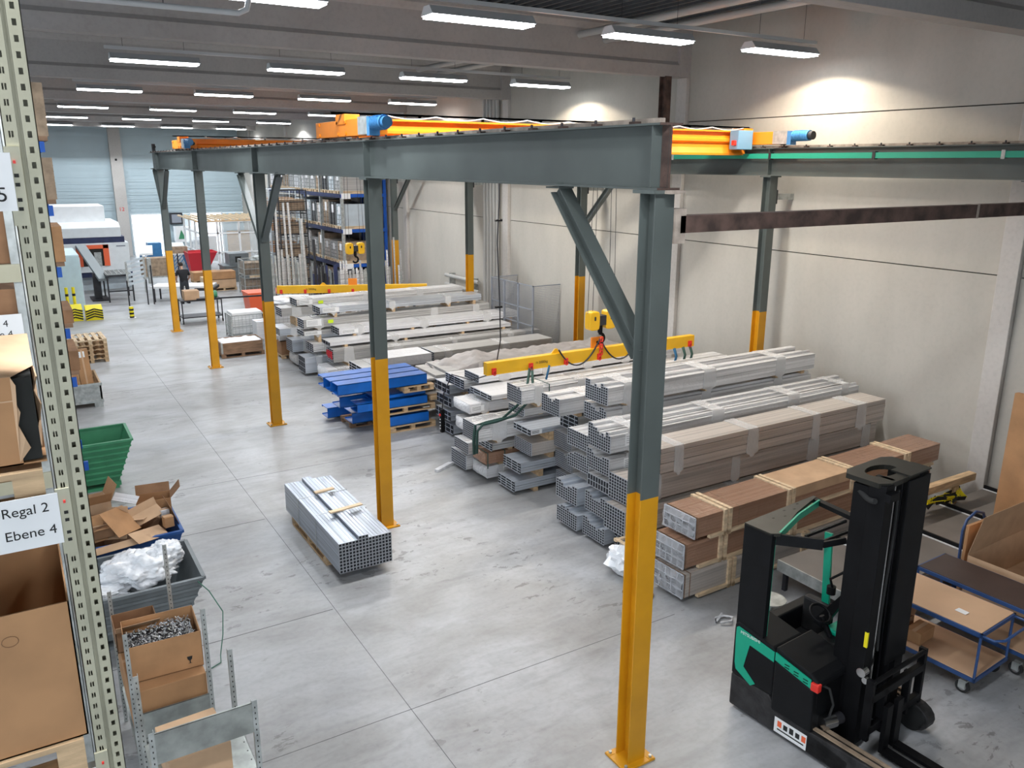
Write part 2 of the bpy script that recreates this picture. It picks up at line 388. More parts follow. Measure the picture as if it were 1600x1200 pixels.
# precast roof girders across the hall
k = 4
for y in [-8.6+8.15*i for i in range(1, 3)]+[15.7, 23.95, 32.0, 40.1, 48.0, 55.2]:
    zb = 8.0; x0, x1 = -12, XW+0.02
    if y < 10 and y > 5: y = 7.6
    b = MB()
    pr = [(y-0.17, zb), (y+0.17, zb), (y+0.17, zb+0.26), (y+0.10, zb+0.34), (y+0.10, 8.86), (y+0.22, 8.98), (y+0.22, 9.13), (y-0.22, 9.13), (y-0.22, 8.98), (y-0.10, 8.86), (y-0.10, zb+0.34), (y-0.17, zb+0.26)]
    b.prism(pr, 'x', x0, XW-0.35, 'beam_concrete'); b.box(XW-0.35, XW, y-0.18, y+0.18, 8.0, 9.13, 'beam_concrete')
    o = b.build('trim_%d' % k); o['kind'] = 'structure'; k += 1
# grey roof drain pipes under the deck, running along the hall to the wall
for j, (xa, za) in enumerate(((11.2, 8.72), (11.9, 8.66))):
    b = MB(); b.tube([(xa, -3, za), (xa, 60, za)], 0.075, 'pipe_grey' if 'pipe_grey' in M_ else N('pipe_grey', (0.42, 0.41, 0.39), 0.5).name, 10)
    tag(b.build('drain_pipe'), ['grey drain pipe under the roof, the one nearer the middle of the hall', 'grey drain pipe under the roof, the one nearer the concrete wall'][j], 'pipe', 'roof drain pipes')
b = MB(); b.tube([(-5, 10.9, 7.75), (2.75, 10.9, 7.75), (2.85, 10.9, 7.8), (2.88, 10.9, 7.9), (2.88, 10.9, 9.06)], 0.035, 'lamp_white', 10)
for x in (-3, -0.5, 1.9): b.cyl((x, 10.9, 7.78), (x, 10.9, 9.1), 0.006, 'dark_steel', 6)
tag(b.build('conduit_pipe'), 'white bent conduit hanging below the roof at the top left', 'pipe')

# ================================================================ ceiling lamps
def lamp_light(t, power, col, n=2):
    ld = bpy.data.lights.new('lamp', 'SPOT'); ld.energy = power; ld.color = col
    ld.spot_size = math.radians(148); ld.spot_blend = 0.12; ld.shadow_soft_size = 0.16
    for x in (-0.6, 0.62): lo = bpy.data.objects.new('lamp', ld); COL.objects.link(lo); lo.parent = t; lo.location = (x, 0, -0.06)
def make_lamp(power):
    t = thing('ceiling_light', '', 'ceiling light', (0, 0, 8.05))
    b = MB(); L = 0.87
    vs = []
    for x in (-L, L):
        vs += [(x, -0.19, 0.0), (x, -0.09, 0.12), (x, 0.09, 0.12), (x, 0.19, 0.0)]
    b.add(vs, [(0, 1, 5, 4), (1, 2, 6, 5), (2, 3, 7, 6), (0, 3, 2, 1), (4, 5, 6, 7)], 'lamp_white')
    h = b.build('housing', t, solid=0.008)
    b = MB(); b.box(-L+0.02, L-0.02, -0.165, 0.165, -0.035, 0.02, 'lens'); b.build('lens', t)
    for x in (-0.6, 0.6): b = MB(); b.cyl((x, 0, 0.2), (x, 0, 1.06), 0.004, 'dark_steel', 6); b.build('hanger', t)
    return t
LAMP_W = 350
lamp0 = make_lamp(LAMP_W); first = True; todo = []
rown = ['nearest', 'second', 'third', 'fourth', 'fifth', 'farthest']
coln = ['outermost left', 'inner left', 'inner right', 'wall side']
for ri, y in enumerate((11.45, 19.65, 27.9, 36.8, 45.4, 54.8)):
    for ci, x in enumerate((3.15, 6.4, 9.65, 12.85)):
        lab = 'long white ceiling light, %s one of the %s row in view' % (coln[ci], rown[ri])
        if first: o = lamp0; o.location = (x, y, 8.05); first = False; o['label'] = lab; o['group'] = 'hanging ceiling lights'
        else: o = dup(lamp0, (x, y, 8.05), 0, lab, 'hanging ceiling lights')
        todo.append((o, LAMP_W, ((0.90, 0.95, 1.0), (0.93, 0.96, 1.0), (1.0, 0.93, 0.84), (1.0, 0.87, 0.68))[ci] if ri < 2 else ((0.88, 0.94, 1.0) if ci < 3 or ri > 3 else (1.0, 0.93, 0.84))))
        # track rail piece joining it to the next lamp
    b = MB(); b.box(2.2, 13.8, y-0.03, y+0.03, 8.25, 8.31, 'lamp_white')
    tag(b.build('light_track'), 'thin white track above the %s row of ceiling lights' % rown[ri], 'track', 'light tracks')
for y in (3.2,):
    for x in (-0.1, 3.15):
        todo.append((dup(lamp0, (x, y, 8.05), 0, 'long white ceiling light above and behind the near crane post', 'hanging ceiling lights'), LAMP_W, (0.93, 0.96, 1.0)))
for o, pw, c in todo: lamp_light(o, pw, c)
# ================================================================ crane runway
ZB, ZT2 = 5.79, 6.34
XR1, XR2 = 4.89, 13.7
PYS = [5.58, 12.2, 18.8, 25.35, 31.8]
def post(x, y, label, zc=2.95, group='crane runway posts'):
    t = thing('crane_post', label, 'post', (x, y, 0), 0, group)
    w, h = 0.215, 0.205
    b = MB(); b.ibeam('z', (0, 0), zc, ZB-0.03, w, h, 0.013, 0.009, 'steel_grey')
    # in plan: flanges face the camera side (y), the web runs along y
    b.box(-0.16, 0.16, -0.14, 0.14, ZB-0.03, ZB, 'steel_grey')
    b.build('upper_shaft', t)
    b = MB(); b.ibeam('z', (0, 0), 0.02, zc, w, h, 0.013, 0.009, 'yellow'); b.build('painted_shaft', t)
    b = MB(); b.box(-0.2, 0.2, -0.17, 0.17, 0, 0.022, 'yellow')
    b.build('base_plate', t, bevel=0.003)
    for sx in (-1, 1):
        for sy in (-1, 1):
            b = MB(); b.cyl((sx*0.16, sy*0.13, 0.022), (sx*0.16, sy*0.13, 0.05), 0.018, 'galv', 6); b.box(sx*0.16-0.035, sx*0.16+0.035, sy*0.13-0.035, sy*0.13+0.035, 0.021, 0.027, 'yellow')
            b.build('anchor_bolt', t)
    return t
lab1 = ['grey and yellow steel post nearest the camera, carrying the runway end', 'grey and yellow steel post beside the pallet of bare aluminium tubes',
        'grey and yellow steel post with two braces, before the wire basket', 'grey and yellow steel post beside the flat trolley', 'farthest post of the near row, before the worker in black']
PO = {}
for i, y in enumerate(PYS): PO[(1, i)] = post(XR1-(0.02 if i == 0 else -0.02), y, lab1[i])
lab2 = ['', 'grey and yellow post at the wall, behind the longest film wrapped stack', 'grey and yellow post at the wall behind the hanging hook block', 'grey and yellow post at the wall beside the mesh cage',
        'farthest grey and yellow post at the wall, behind upright profiles']
for i in (1, 2, 3, 4): PO[(2, i)] = post(XR2, PYS[i], lab2[i])
def brace(x, y0, z0, y1, z1, label, sec=0.13):
    b = MB(); p, q = Vector((x, y0, z0)), Vector((x, y1, z1)); d = (q-p).normalized(); n = Vector((1, 0, 0)).cross(d)
    for s_ in (-1, 1):
        b.bar(p+n*s_*sec/2*0.94, q+n*s_*sec/2*0.94, sec, 0.01, 'steel_grey', up=n)
    b.bar(p, q, 0.01, sec, 'steel_grey', up=n)
    b.box(x-0.09, x+0.09, y0-0.12, y0+0.12, z0-0.005, z0+0.012, 'steel_grey')
    o = b.build('knee_brace')
    if isinstance(label, tuple): P = PO[label]; o.parent = P; o.location = -P.location; return o
    return tag(o, label, 'brace')
brace(XR1, 7.1, ZB-0.02, 5.72, 4.3, (1, 0), 0.15)
brace(XR1, 17.15, ZB-0.02, 18.66, 4.35, (1, 2), 0.13)
brace(XR1, 20.4, ZB-0.02, 18.94, 4.35, (1, 2), 0.13)
brace(XR1, 30.35, ZB-0.02, 31.7, 4.45, (1, 4), 0.12)
brace(XR1, 33.0, ZB-0.02, 31.9, 4.45, (1, 4), 0.12)
brace(XR2, 17.2, ZB-0.02, 18.7, 4.35, (2, 2), 0.13)
brace(XR2, 29.9, ZB-0.02, 31.7, 4.2, (2, 4), 0.13)
brace(XR2, 7.0, ZB-0.02, 5.7, 4.35, 'dark diagonal brace at the right edge under the wall runway', 0.13)
def runway(x, y0, y1, label, clips=True):
    t = thing('runway_beam', label, 'beam', (x, y0, ZB))
    L = y1-y0
    b = MB(); b.ibeam('y', (0, (ZT2-ZB)/2), 0, L, 0.24, ZT2-ZB, 0.018, 0.012, 'steel_grey')
    y = 0.08 if x < 10 else 0.5
    for yy in PYS: b.box(-0.11, 0.11, yy-y0-0.006, yy-y0+0.006, 0.02, ZT2-ZB-0.02, 'steel_grey')
    for yy in (18.8, 25.35): b.box(-0.115, 0.115, yy-y0-0.05, yy-y0-0.03, 0.0, ZT2-ZB, 'steel_grey')
    b.build('girder', t)
    b = MB(); b.box(-0.03, 0.03, 0.12, L-0.1, ZT2-ZB, ZT2-ZB+0.045, 'primer'); b.build('crane_rail', t)
    n = int(L/0.55)
    for i in range(n):
        yy = 0.4+i*0.55; b = MB()
        for s_ in (-1, 1): b.box(s_*0.07-0.035, s_*0.07+0.035, yy-0.04, yy+0.04, ZT2-ZB, ZT2-ZB+0.022, 'rust')
        b.cyl((-0.085, yy, ZT2-ZB+0.02), (-0.085, yy, ZT2-ZB+0.055), 0.014, 'dark_steel', 6)
        b.build('rail_clip', t)
    return t
r1 = runway(XR1, 5.46, 33.1, 'grey green crane runway beam across the middle of the view')
b = MB(); b.ibeam('y', (0, (ZT2-ZB)/2), -0.004, 0.012, 0.242, ZT2-ZB+0.002, 0.02, 0.016, 'rust'); b.build('rusty_end', r1)
b = MB(); b.box(-0.115, -0.012, 0.02, 0.17, 0.02, ZT2-ZB-0.02, 'rust') if False else b.box(-0.0135, -0.0125, 0.012, 0.10, 0.02, ZT2-ZB-0.02, 'rust'); b.build('rust_stain', r1)
b = MB(); b.box(-0.06, 0.1, -0.1, 0.12, -0.03, 0.0, 'primer'); b.build('seat_plate', r1)
r2 = runway(XR2, 1.0, 33.1, 'grey green crane runway beam along the concrete wall')
b = MB(); b.box(-0.19, -0.125, 0, 32, 0.34, 0.44, 'rail_green')
b.build('conductor_rail', r2)
for yy in (4.0, 6.4, 8.7, 11.1, 14.0):
    b = MB(); b.box(-0.2, -0.11, yy-0.03, yy+0.03, 0.32, 0.46, 'dark_steel' if yy in (8.7, 11.1) else 'galv'); b.build('rail_bracket', r2)
# square tube from the near post to the wall
b = MB()
b.box(XR1+0.1, XR1+0.22, 5.46, 5.6, 5.33, 5.63, 'primer')
b.box(XR1+0.16, XW, 5.46, 5.60, 5.42, 5.57, 'rust')
b.box(XR1+0.158, XR1+0.161, 5.475, 5.585, 5.435, 5.555, 'slot_shade')
b.box(9.60, 9.64, 5.455, 5.605, 5.415, 5.575, 'primer')
tag(b.build('cross_tube'), 'rusty brown square tube running from the nearest post to the wall', 'beam')
# brackets and the stub column up to the roof girder
b = MB(); b.ibeam('z', (XR2+0.0, 15.6), ZT2+0.05, 8.0, 0.2, 0.2, 0.012, 0.009, 'rust'); b.box(XR2-0.13, XR2+0.13, 15.46, 15.74, ZT2+0.03, ZT2+0.06, 'primer')
tag(b.build('stub_column'), 'short dark steel column between the wall runway and the roof girder', 'column')
for y in PYS[1:]:
    b = MB(); b.box(XR2+0.1, XW, y-0.05, y+0.05, 5.3, 5.42, 'galv'); b.box(XR2+0.1, XR2+0.16, y-0.09, y+0.09, 5.22, 5.5, 'dark_steel')
    tag(b.build('wall_bracket'), 'small steel bracket tying a wall runway post to the concrete', 'bracket', 'post wall brackets')
# buffer stops
b = MB(); b.box(XR1-0.05, XR1+0.05, 32.6, 32.75, ZT2+0.045, ZT2+0.3, 'dark_steel'); b.cyl((XR1, 32.6, ZT2+0.2), (XR1, 32.45, ZT2+0.2), 0.05, 'rubber'); tag(b.build('buffer_stop'), 'dark buffer stop at the far end of the near runway', 'buffer')
# ---------------------------------------------------------------- travelling crane bridge
def bridge(yc, label, hx):
    t = thing('crane_bridge', label, 'crane', (0, yc, ZT2+0.05))
    # end carriages
    for x, s_ in ((XR1, -1), (XR2, 1)):
        b = MB(); b.box(x-0.11, x+0.11, -1.25, 1.35, 0.02, 0.27, 'orange'); b.box(x-0.13, x+0.13, -0.1, 0.3, 0.2, 0.36, 'orange')
        for yy in (-1.0, -0.1, 0.25, 1.15):
            for zz in (0.06, 0.23): b.cyl((x-0.13, yy, zz), (x-0.10, yy, zz), 0.03, 'orange', 8)
        c = b.build('end_carriage', t, bevel=0.008)
        for yy in (-1.05, 1.15):
            b = MB(); b.cyl((x-0.04, yy, 0.085), (x+0.04, yy, 0.085), 0.085, 'dark_steel', 20); b.build('wheel', c)
        for yy, s2 in ((-1.25, -1), (1.35, 1)):
            b = MB(); b.cyl((x, yy, 0.14), (x, yy+s2*0.12, 0.14), 0.05, 'rubber', 12); b.build('buffer', c)
        b = MB(); b.box(x-0.26, x-0.11, -1.36, -1.0, 0.02, 0.27, 'galv'); b.box(x-0.26, x-0.1, -1.46, -1.36, 0.0, 0.26, 'motor_blue')
        b.cyl((x-0.18, -1.46, 0.17), (x-0.18, -1.85, 0.17), 0.10, 'motor_blue', 18); b.cyl((x-0.18, -1.85, 0.17), (x-0.18, -1.93, 0.17), 0.08, 'motor_blue' if s_ < 0 else 'dark_steel', 18)
        for q in range(8): b.cyl((x-0.18, -1.5-q*.04, 0.17), (x-0.18, -1.51-q*.04, 0.17), 0.106, 'motor_blue', 18)
        b.build('drive_motor', t)
    # box girder with flanged bottom
    b = MB()
    b.box(XR1+0.05, XR2-0.05, -0.09, 0.09, -0.15, 0.27, 'orange'); b.box(XR1+0.14, XR2-0.14, -0.17, 0.17, -0.19, -0.15, 'orange'); b.box(XR1+0.14, XR2-0.14, -0.17, 0.17, 0.27, 0.30, 'orange')
    b.prism([(-0.17, -0.15), (-0.09, -0.15), (-0.09, -0.04)], 'x', XR1+0.14, XR2-0.14, 'orange'); b.prism([(-.09, .04), (-.15, .08), (-.15, .12), (-.09, .16)], 'x', XR1+.14, XR2-.14, 'orange')
    b.build('girder', t)
    b = MB(); b.box(XR1-0.3, XR2+0.1, -0.03, 0.02, 0.36, 0.39, 'lamp_white')
    for q in range(8): b.box(XR1+q*1.2, XR1+q*1.2+.03, -.03, .02, .3, .37, 'galv'); b.build('cable_rail', t)
    pts = []
    for i in range(9):
        for j in range(7): pts.append((XR1+0.6+i*0.9+j*0.15, -0.05, 0.36-0.05*math.sin(PI*j/6)))
    b = MB(); b.tube(pts, 0.012, 'lamp_white', 6); b.build('festoon_cable', t)
    # trolley hoist under the girder
    b = MB(); b.box(hx-0.35, hx+0.35, -0.30, 0.30, -0.45, -0.21, 'orange'); b.cyl((hx-0.6, 0.0, -0.33), (hx+0.6, 0.0, -0.33), 0.12, 'motor_blue', 16)
    b.box(hx-0.3, hx+0.3, -0.24, -0.17, -0.25, 0.0, 'dark_steel'); b.box(hx-0.3, hx+0.3, 0.17, 0.24, -0.25, 0.0, 'dark_steel'); b.build('hoist', t)
    b = MB(); b.box(XR2-0.62, XR2-0.2, -0.42, -0.18, -0.08, 0.30, 'box_blue'); b.box(XR2-0.69, XR2-0.62, -0.38, -0.3, 0.0, 0.1, 'red'); b.build('control_box', t, bevel=0.01)
    return t
br1 = bridge(13.0, 'orange overhead crane bridge with blue drive motors, the nearer one', 9.93)
br2 = bridge(26.9, 'orange overhead crane bridge near the far end of the runway', 10.1)
# ================================================================ profile bundles lying across the hall (ends towards the aisle)
FILM = 'film'
def lattice(b, x, w, h, nc, nr, k='tube_end', hc=None, depth=0.1, t=0.011, y0=0, z0=0):
    depth0 = depth; depth = 0.014
    """tube ends backed by a plate painted as inner shade, nc columns (along y) and nr rows (along z); hc = rows filled per column"""
    cw, ch = w/nc, h/nr
    for c in range(nc):
        n = hc[c] if hc else nr
        for r_ in range(n+1):
            z = z0+r_*ch; b.box(x, x+depth, y0+c*cw, y0+(c+1)*cw, z-t/2, z+t/2, k)
        n2 = max(n, hc[c-1] if (hc and c > 0) else n)
        b.box(x, x+depth, y0+c*cw-t/2, y0+c*cw+t/2, z0, z0+n2*ch, k)
        b.box(x+depth-0.01, x+depth, y0+c*cw, y0+(c+1)*cw, z0, z0+n*ch, 'tube_shade')  # plate just behind the rims, coloured as the tubes' inner shade
    n = hc[-1] if hc else nr
    b.box(x, x+depth, y0+w-t/2, y0+w+t/2, z0, z0+n*ch, k)
def layers(b, x, w, h, n, depth=0.08, y0=0, z0=0):
    depth = 0.02
    ch = h/n
    for i in range(n+1): b.box(x, x+depth, y0, y0+w, z0+i*ch-0.006, z0+i*ch+0.006, 'alu_bare')
    b.box(x+depth-0.01, x+depth, y0, y0+w, z0, z0+h, 'tube_shade')  # dark backing painted as the shade between the layers
    for i in range(n):
        for j in range(3): b.box(x, x+depth, y0+w*(j+.5)/3-0.004, y0+w*(j+.5)/3+0.004, z0+i*ch, z0+(i+1)*ch, 'alu_bare')
BCNT = 0
BUND = []
def bundle(label, x0, y0, z, w, h, x1=13.85, style='tube', nc=9, nr=7, hc=None, mat_='alu_film', bands=(0.35, 2.2, 4.1, 5.6), paper=None,
           bear=True, group=None, yaw=0.0, wall_=None, ytag=False, strap=None, film=True):
    global BCNT; BCNT += 1
    rnd = random.Random(BCNT*17)
    t = thing('profile_bundle', label, 'profile bundle', (x0, y0, z), math.radians(yaw), group)
    L = x1-x0
    b = MB(); D = 0.012
    if style == 'tube':
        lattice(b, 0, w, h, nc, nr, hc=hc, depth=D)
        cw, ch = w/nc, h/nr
        for c in range(nc):
            n = hc[c] if hc else nr
            b.box(D, L, c*cw+.0035, (c+1)*cw-.0035, 0.0, n*ch, mat_); b.box(D, L, c*cw, (c+1)*cw, 0.002, n*ch-.006, mat_)
        n = hc[0] if hc else nr
        for r_ in range(n): b.box(D, L, -.004, .004, r_*ch+.003, (r_+1)*ch-.003, mat_)
    elif style == 'flat':
        n = nr; layers(b, 0, w, h, n, D)
        for i in range(n):
            q = 0.0 if i % 2 else 0.008
            b.box(D, L, q, w-q, i*h/n+0.002, (i+1)*h/n-0.003, mat_)
    elif style == 'wrap':          # end closed by crumpled film
        nx = 7; vs = []; fs = []
        ys = [0, .12, .3, .5, .7, .88, 1]; zs = [0, .15, .4, .65, .88, 1]
        for i, v in enumerate(zs):
            for j, u in enumerate(ys):
                e = min(u, 1-u, v, 1-v); vs.append((0.10*(1-min(1, e*5))+rnd.uniform(-.012, .012)+0.01, u*w, v*h))
        nj = len(ys)
        for i in range(len(zs)-1):
            for j in range(nj-1): fs.append((i*nj+j, i*nj+j+1, (i+1)*nj+j+1, (i+1)*nj+j))
        b.add(vs, fs, wall_ or mat_, True)
        b.box(0.09, L, 0, w, 0, h, mat_)
    elif style == 'box':
        b.box(0, L, 0, w, 0, h, mat_)
    b.build('profiles', t)
    hh = h if not hc else h*max(hc)/nr
    if film:
        for q in bands:
            if q > L-0.3: continue
            bw = rnd.uniform(0.16, 0.3); g = 0.008
            b = MB()
            b.box(q, q+bw, -g, w+g, hh+0.002, hh+0.008, FILM)
            b.prism([(q, hh), (q+bw, hh), (q+bw*1.06, 0), (q+bw*.72, -.035), (q+bw*.66, -.075 if bear and z > .1 else -.036), (q+bw*.34, -.075 if bear and z > .1 else -.036), (q+bw*.28, -.035), (q-bw*.06, 0)], 'y', -g-.004, -g, FILM); b.box(q, q+bw, w+g, w+g+0.004, -0.004, hh, FILM)
            b.build('film_band', t)
    BUND.append((t, x0, x1, y0, y0+w, z, z+h*(min(hc) if hc else nr)/nr, z+hh if hc else z+h, L, w))
    if paper:
        px, pz, pw, ph = paper
        b = MB(); b.box(px, px+pw, -0.014, -0.012, pz, pz+ph, 'paper')
        for i in range(4): b.box(px+0.02, px+pw*0.75, -0.0150, -0.0141, pz+ph*(0.75-i*0.17), pz+ph*(0.75-i*0.17)+0.006, 'text')
        b.build('label_sheet', t)
    if ytag:
        b = MB(); b.box(ytag[0], ytag[0]+0.16, -0.014, -0.012, ytag[1], ytag[1]+0.1, 'tag_yellow'); b.build('yellow_label', t)
    if strap:
        for q in strap:
            b = MB(); g = 0.006
            b.box(q, q+0.02, -g-0.004, w+g, hh, hh+0.004, 'sling_green'); b.box(q, q+0.02, -g-0.004, -g, -0.09, hh, 'sling_green'); b.build('strap', t)
    return t
def step(nc, nr, pat): return [nr-p for p in pat][:nc]
R9 = step(9, 7, [0, 0, 1, 1, 1, 1, 2, 1, 0])   # y grows away: index 0 is nearest side
G = 'film wrapped tube bundles beside the crates'
# --- B / E stack
bundle('film wrapped tube bundle with stepped top, topmost one directly left of the nearest post', 7.73, 9.69, 1.56, .58, .38, style='tube', nc=10, nr=8, hc=[6,7,5,6,5,6,7,7,8,8], paper=(0.3, 0.08, 0.36, 0.2))
bundle('film wrapped tube bundle, second from the top in the stack right behind the nearest post', 7.71, 9.68, 1.18, .58, .33, nc=10, nr=7, hc=[6,6,6,5,5,5,5,6,7,7], paper=(0.3, 0.08, 0.3, 0.18))
bundle('thin two row tube bundle in the middle of the stack right behind the nearest post', 7.70, 9.65, .88, .56, .20, nc=8, nr=2)
bundle('bluish tube bundle, second from the floor, standing left of the nearest post', 7.64, 9.60, .47, .58, .33, nc=10, nr=7, hc=[7,7,7,5,5,5,5,6,7,7], mat_='alu_bare')
bundle('bluish tube bundle on the floor just left of the nearest post, beside torn film', 7.56, 9.54, .08, .58, .31, nc=10, nr=7, hc=[6,5,5,4,5,5,5,6,7,7], mat_='alu_bare')
# --- C stack, upright cells
bundle('long warm toned film wrapped bundle, topmost of the stack behind the brown crates', 8.12, 8.95, 1.38, .56, .41, 13.65, 'flat', nr=5, mat_='alu_warm', bands=(0.3, 1.9, 3.5, 4.7))
bundle('tube bundle of small upright cells, its end partly behind the nearest post, upper one', 7.68, 9.12, .88, .50, .41, 13.7, nc=8, nr=8, mat_='alu_warm')
bundle('tube bundle of small upright cells, its end partly behind the nearest post, lower one', 7.54, 9.03, .43, .50, .41, 13.7, nc=8, nr=8, mat_='alu_warm')
bundle('lowest bundle behind the brown crates, mostly hidden by the wooden frame', 7.75, 9.0, .08, .52, .28, 13.7, 'flat', nr=4, mat_='alu_warm')
# --- D stack
bundle('film wrapped tube bundle with the highest end, topmost behind the nearest post', 8.29, 10.51, 2.06, .62, .35, 13.5, nc=10, nr=8, hc=[7,7,8,6,6,7,6,6,8,8])
bundle('tube bundle with a notched top, second from the top, behind the nearest post', 8.31, 10.56, 1.70, .62, .28, 13.5, nc=10, nr=6, hc=[5,6,6,4,4,5,5,6,6,6])
bundle('tube bundle peeking out behind the stepped topmost bundle', 7.84, 10.40, 1.34, .60, .28, 13.6, nc=10, nr=6)
bundle('tube bundle peeking out to the left of the second bundle behind the nearest post', 7.85, 10.40, .95, .60, .28, 13.6, nc=10, nr=6, hc=[6,6,6,6,6,6,6,5,5,4])
bundle('bright tube bundle with a notched top, second from the floor, farthest into the aisle', 7.58, 10.34, .45, .60, .32, 13.6, nc=9, nr=7, hc=[7,7,6,6,5,5,6,7,7], mat_='alu_bare')
bundle('tube bundle on the floor below the bright notched one', 7.49, 10.20, .08, .58, .31, 13.6, nc=10, nr=7, hc=[6,6,6,6,7,6,7,7,6,6], mat_='alu_bare')
# --- J stack
bundle('white covered tube bundle under the film curtain, topmost in the stack before the crane hook', 7.96, 11.46, 1.66, .55, .32, 13.5, nc=9, nr=7, hc=[7,7,6,5,6,6,7,7,7], bands=(0.55, 2.2, 4.1), mat_='alu_film')
bundle('hidden bundle supporting the white covered tube bundle', 8.4, 11.5, 1.28, .55, .30, 13.5, 'flat', nr=4, mat_='alu_dull')
bundle('dark ended tube bundle of fine cells with a crumpled white cover', 8.30, 11.53, .90, .55, .30, 13.5, nc=12, nr=8, hc=[7,8,8,8,8,8,8,8,8,8,8,8])
bundle('dark ended tube bundle of fine cells with a rounded corner, below the crumpled cover', 8.33, 11.53, .50, .55, .30, 13.5, nc=12, nr=8, hc=[7,8,8,7,6,7,8,8,8,8,8,8])
bundle('lowest dark ended tube bundle, deep in the shade behind the bright notched bundles', 8.38, 11.55, .08, .55, .30, 13.5, nc=12, nr=8)
# --- K stack
bundle('tube bundle with a black strap, lying on timbers under the blue sling', 7.82, 12.50, 1.64, .50, .32, 13.2, nc=9, nr=7, hc=[6,7,6,7,7,7,7,7,7], strap=(0.62,), bands=(0.3, 1.3, 3.0))
bundle('thin tube bundle below the strapped one', 7.96, 12.62, 1.36, .56, .14, 13.2, nc=10, nr=3, mat_='alu_dull', film=False)
bundle('flat slab shaped bundle with a glossy bluish top', 7.76, 12.09, 1.16, .58, .11, 12.9, 'flat', nr=2, mat_='alu_bare', film=False, paper=(0.02, 0.01, 0.24, 0.09))
bundle('bundle of ribbed profiles with bright ledges along its side', 7.80, 12.10, .75, .59, .24, 12.9, nc=10, nr=7, mat_='alu_warm', film=False)
bundle('glossy bluish box shaped bundle, second from the floor', 7.58, 12.14, .43, .60, .20, 12.9, 'flat', nr=4, mat_='alu_bare', bands=(1.1, 3.4))
bundle('glossy bluish box shaped bundle lowest on the floor', 7.47, 12.17, .08, .58, .20, 12.9, 'flat', nr=4, mat_='alu_bare', bands=(1.5, 3.6))
# --- L stack
bundle('tube bundle hung in the green slings, with a loose sheet of film on its side', 7.02, 12.78, .95, .54, .34, 12.6, nc=9, nr=8, mat_='alu_film', bands=(0.35, 1.6, 3.3))
bundle('thin dark profile bundle between the slung bundle and the brown one', 7.35, 12.80, .72, .50, .14, 12.6, 'flat', nr=3, mat_='alu_dull', film=False)
bundle('bundle in brown packing paper with rounded corners', 7.20, 12.91, .42, .50, .22, 12.6, 'wrap', mat_='film_brown', wall_='film_brown', strap=(0.12, 0.5), film=False)
bundle('bundle in white film with paper sheets on it, lowest in the aisle front row', 7.29, 13.02, .08, .58, .24, 12.6, 'wrap', mat_='film_white', wall_='film_white', paper=(0.45, 0.04, 0.34, 0.15))
# --- M stack
bundle('white wrapped bundle with a pinkish side and strapped corner, left of the slings', 7.42, 13.95, 1.12, .70, .20, 12.8, 'wrap', mat_='film_white', wall_='film_white', paper=(0.12, 0.03, 0.3, 0.13))
bundle('grey bundle under the white wrapped one, its end facing the aisle', 7.30, 13.7, .80, .62, .24, 12.8, 'wrap', mat_='alu_dull', wall_='film_white')
bundle('small bundle of stacked profiles, third from the floor at the aisle corner', 7.19, 13.44, .48, .58, .22, 12.8, nc=9, nr=5, mat_='alu_film')
bundle('small celled bundle lowest at the aisle corner beside the white strip', 7.24, 13.64, .08, .62, .30, 12.8, nc=10, nr=6, mat_='alu_film')
bundle('flat white bundle with a ragged end above the wooden timbers', 7.85, 13.7, 1.42, .85, .10, 12.7, 'flat', nr=2, mat_='film_white', film=False)
# --- P / O stacks
bundle('long flat white wrapped bundle under the yellow lifting beam', 8.05, 14.55, 1.56, .62, .16, 13.7, nc=9, nr=3, mat_='film_white', bands=(0.5, 1.6, 2.7, 3.8), bear=True)
bundle('grey celled bundle with a bright top left of the white wrapped one', 7.95, 15.05, 1.32, .85, .20, 13.7, 'flat', nr=4, mat_='alu_film', film=False)
bundle('filler bundle under the flat white wrapped one', 8.15, 14.67, .9, .55, .38, 13.7, 'flat', nr=5, mat_='alu_dull', film=False)
bundle('filler bundle on the floor under the flat white wrapped one', 8.15, 14.67, .08, .55, .72, 13.7, 'flat', nr=7, mat_='alu_dull', film=False)
for i, (z, x) in enumerate(((.08, 8.04), (.40, 7.98), (.72, 8.0), (1.03, 7.96))):
    bundle('bluish wrapped profile pack beside the blue beams, %s' % ['lowest', 'second from the floor', 'third from the floor', 'topmost'][i], x, 15.76, z, .70, .21, 13.7, 'flat', nr=2, mat_='alu_bare', bands=(0.6, 2.4, 4.2))
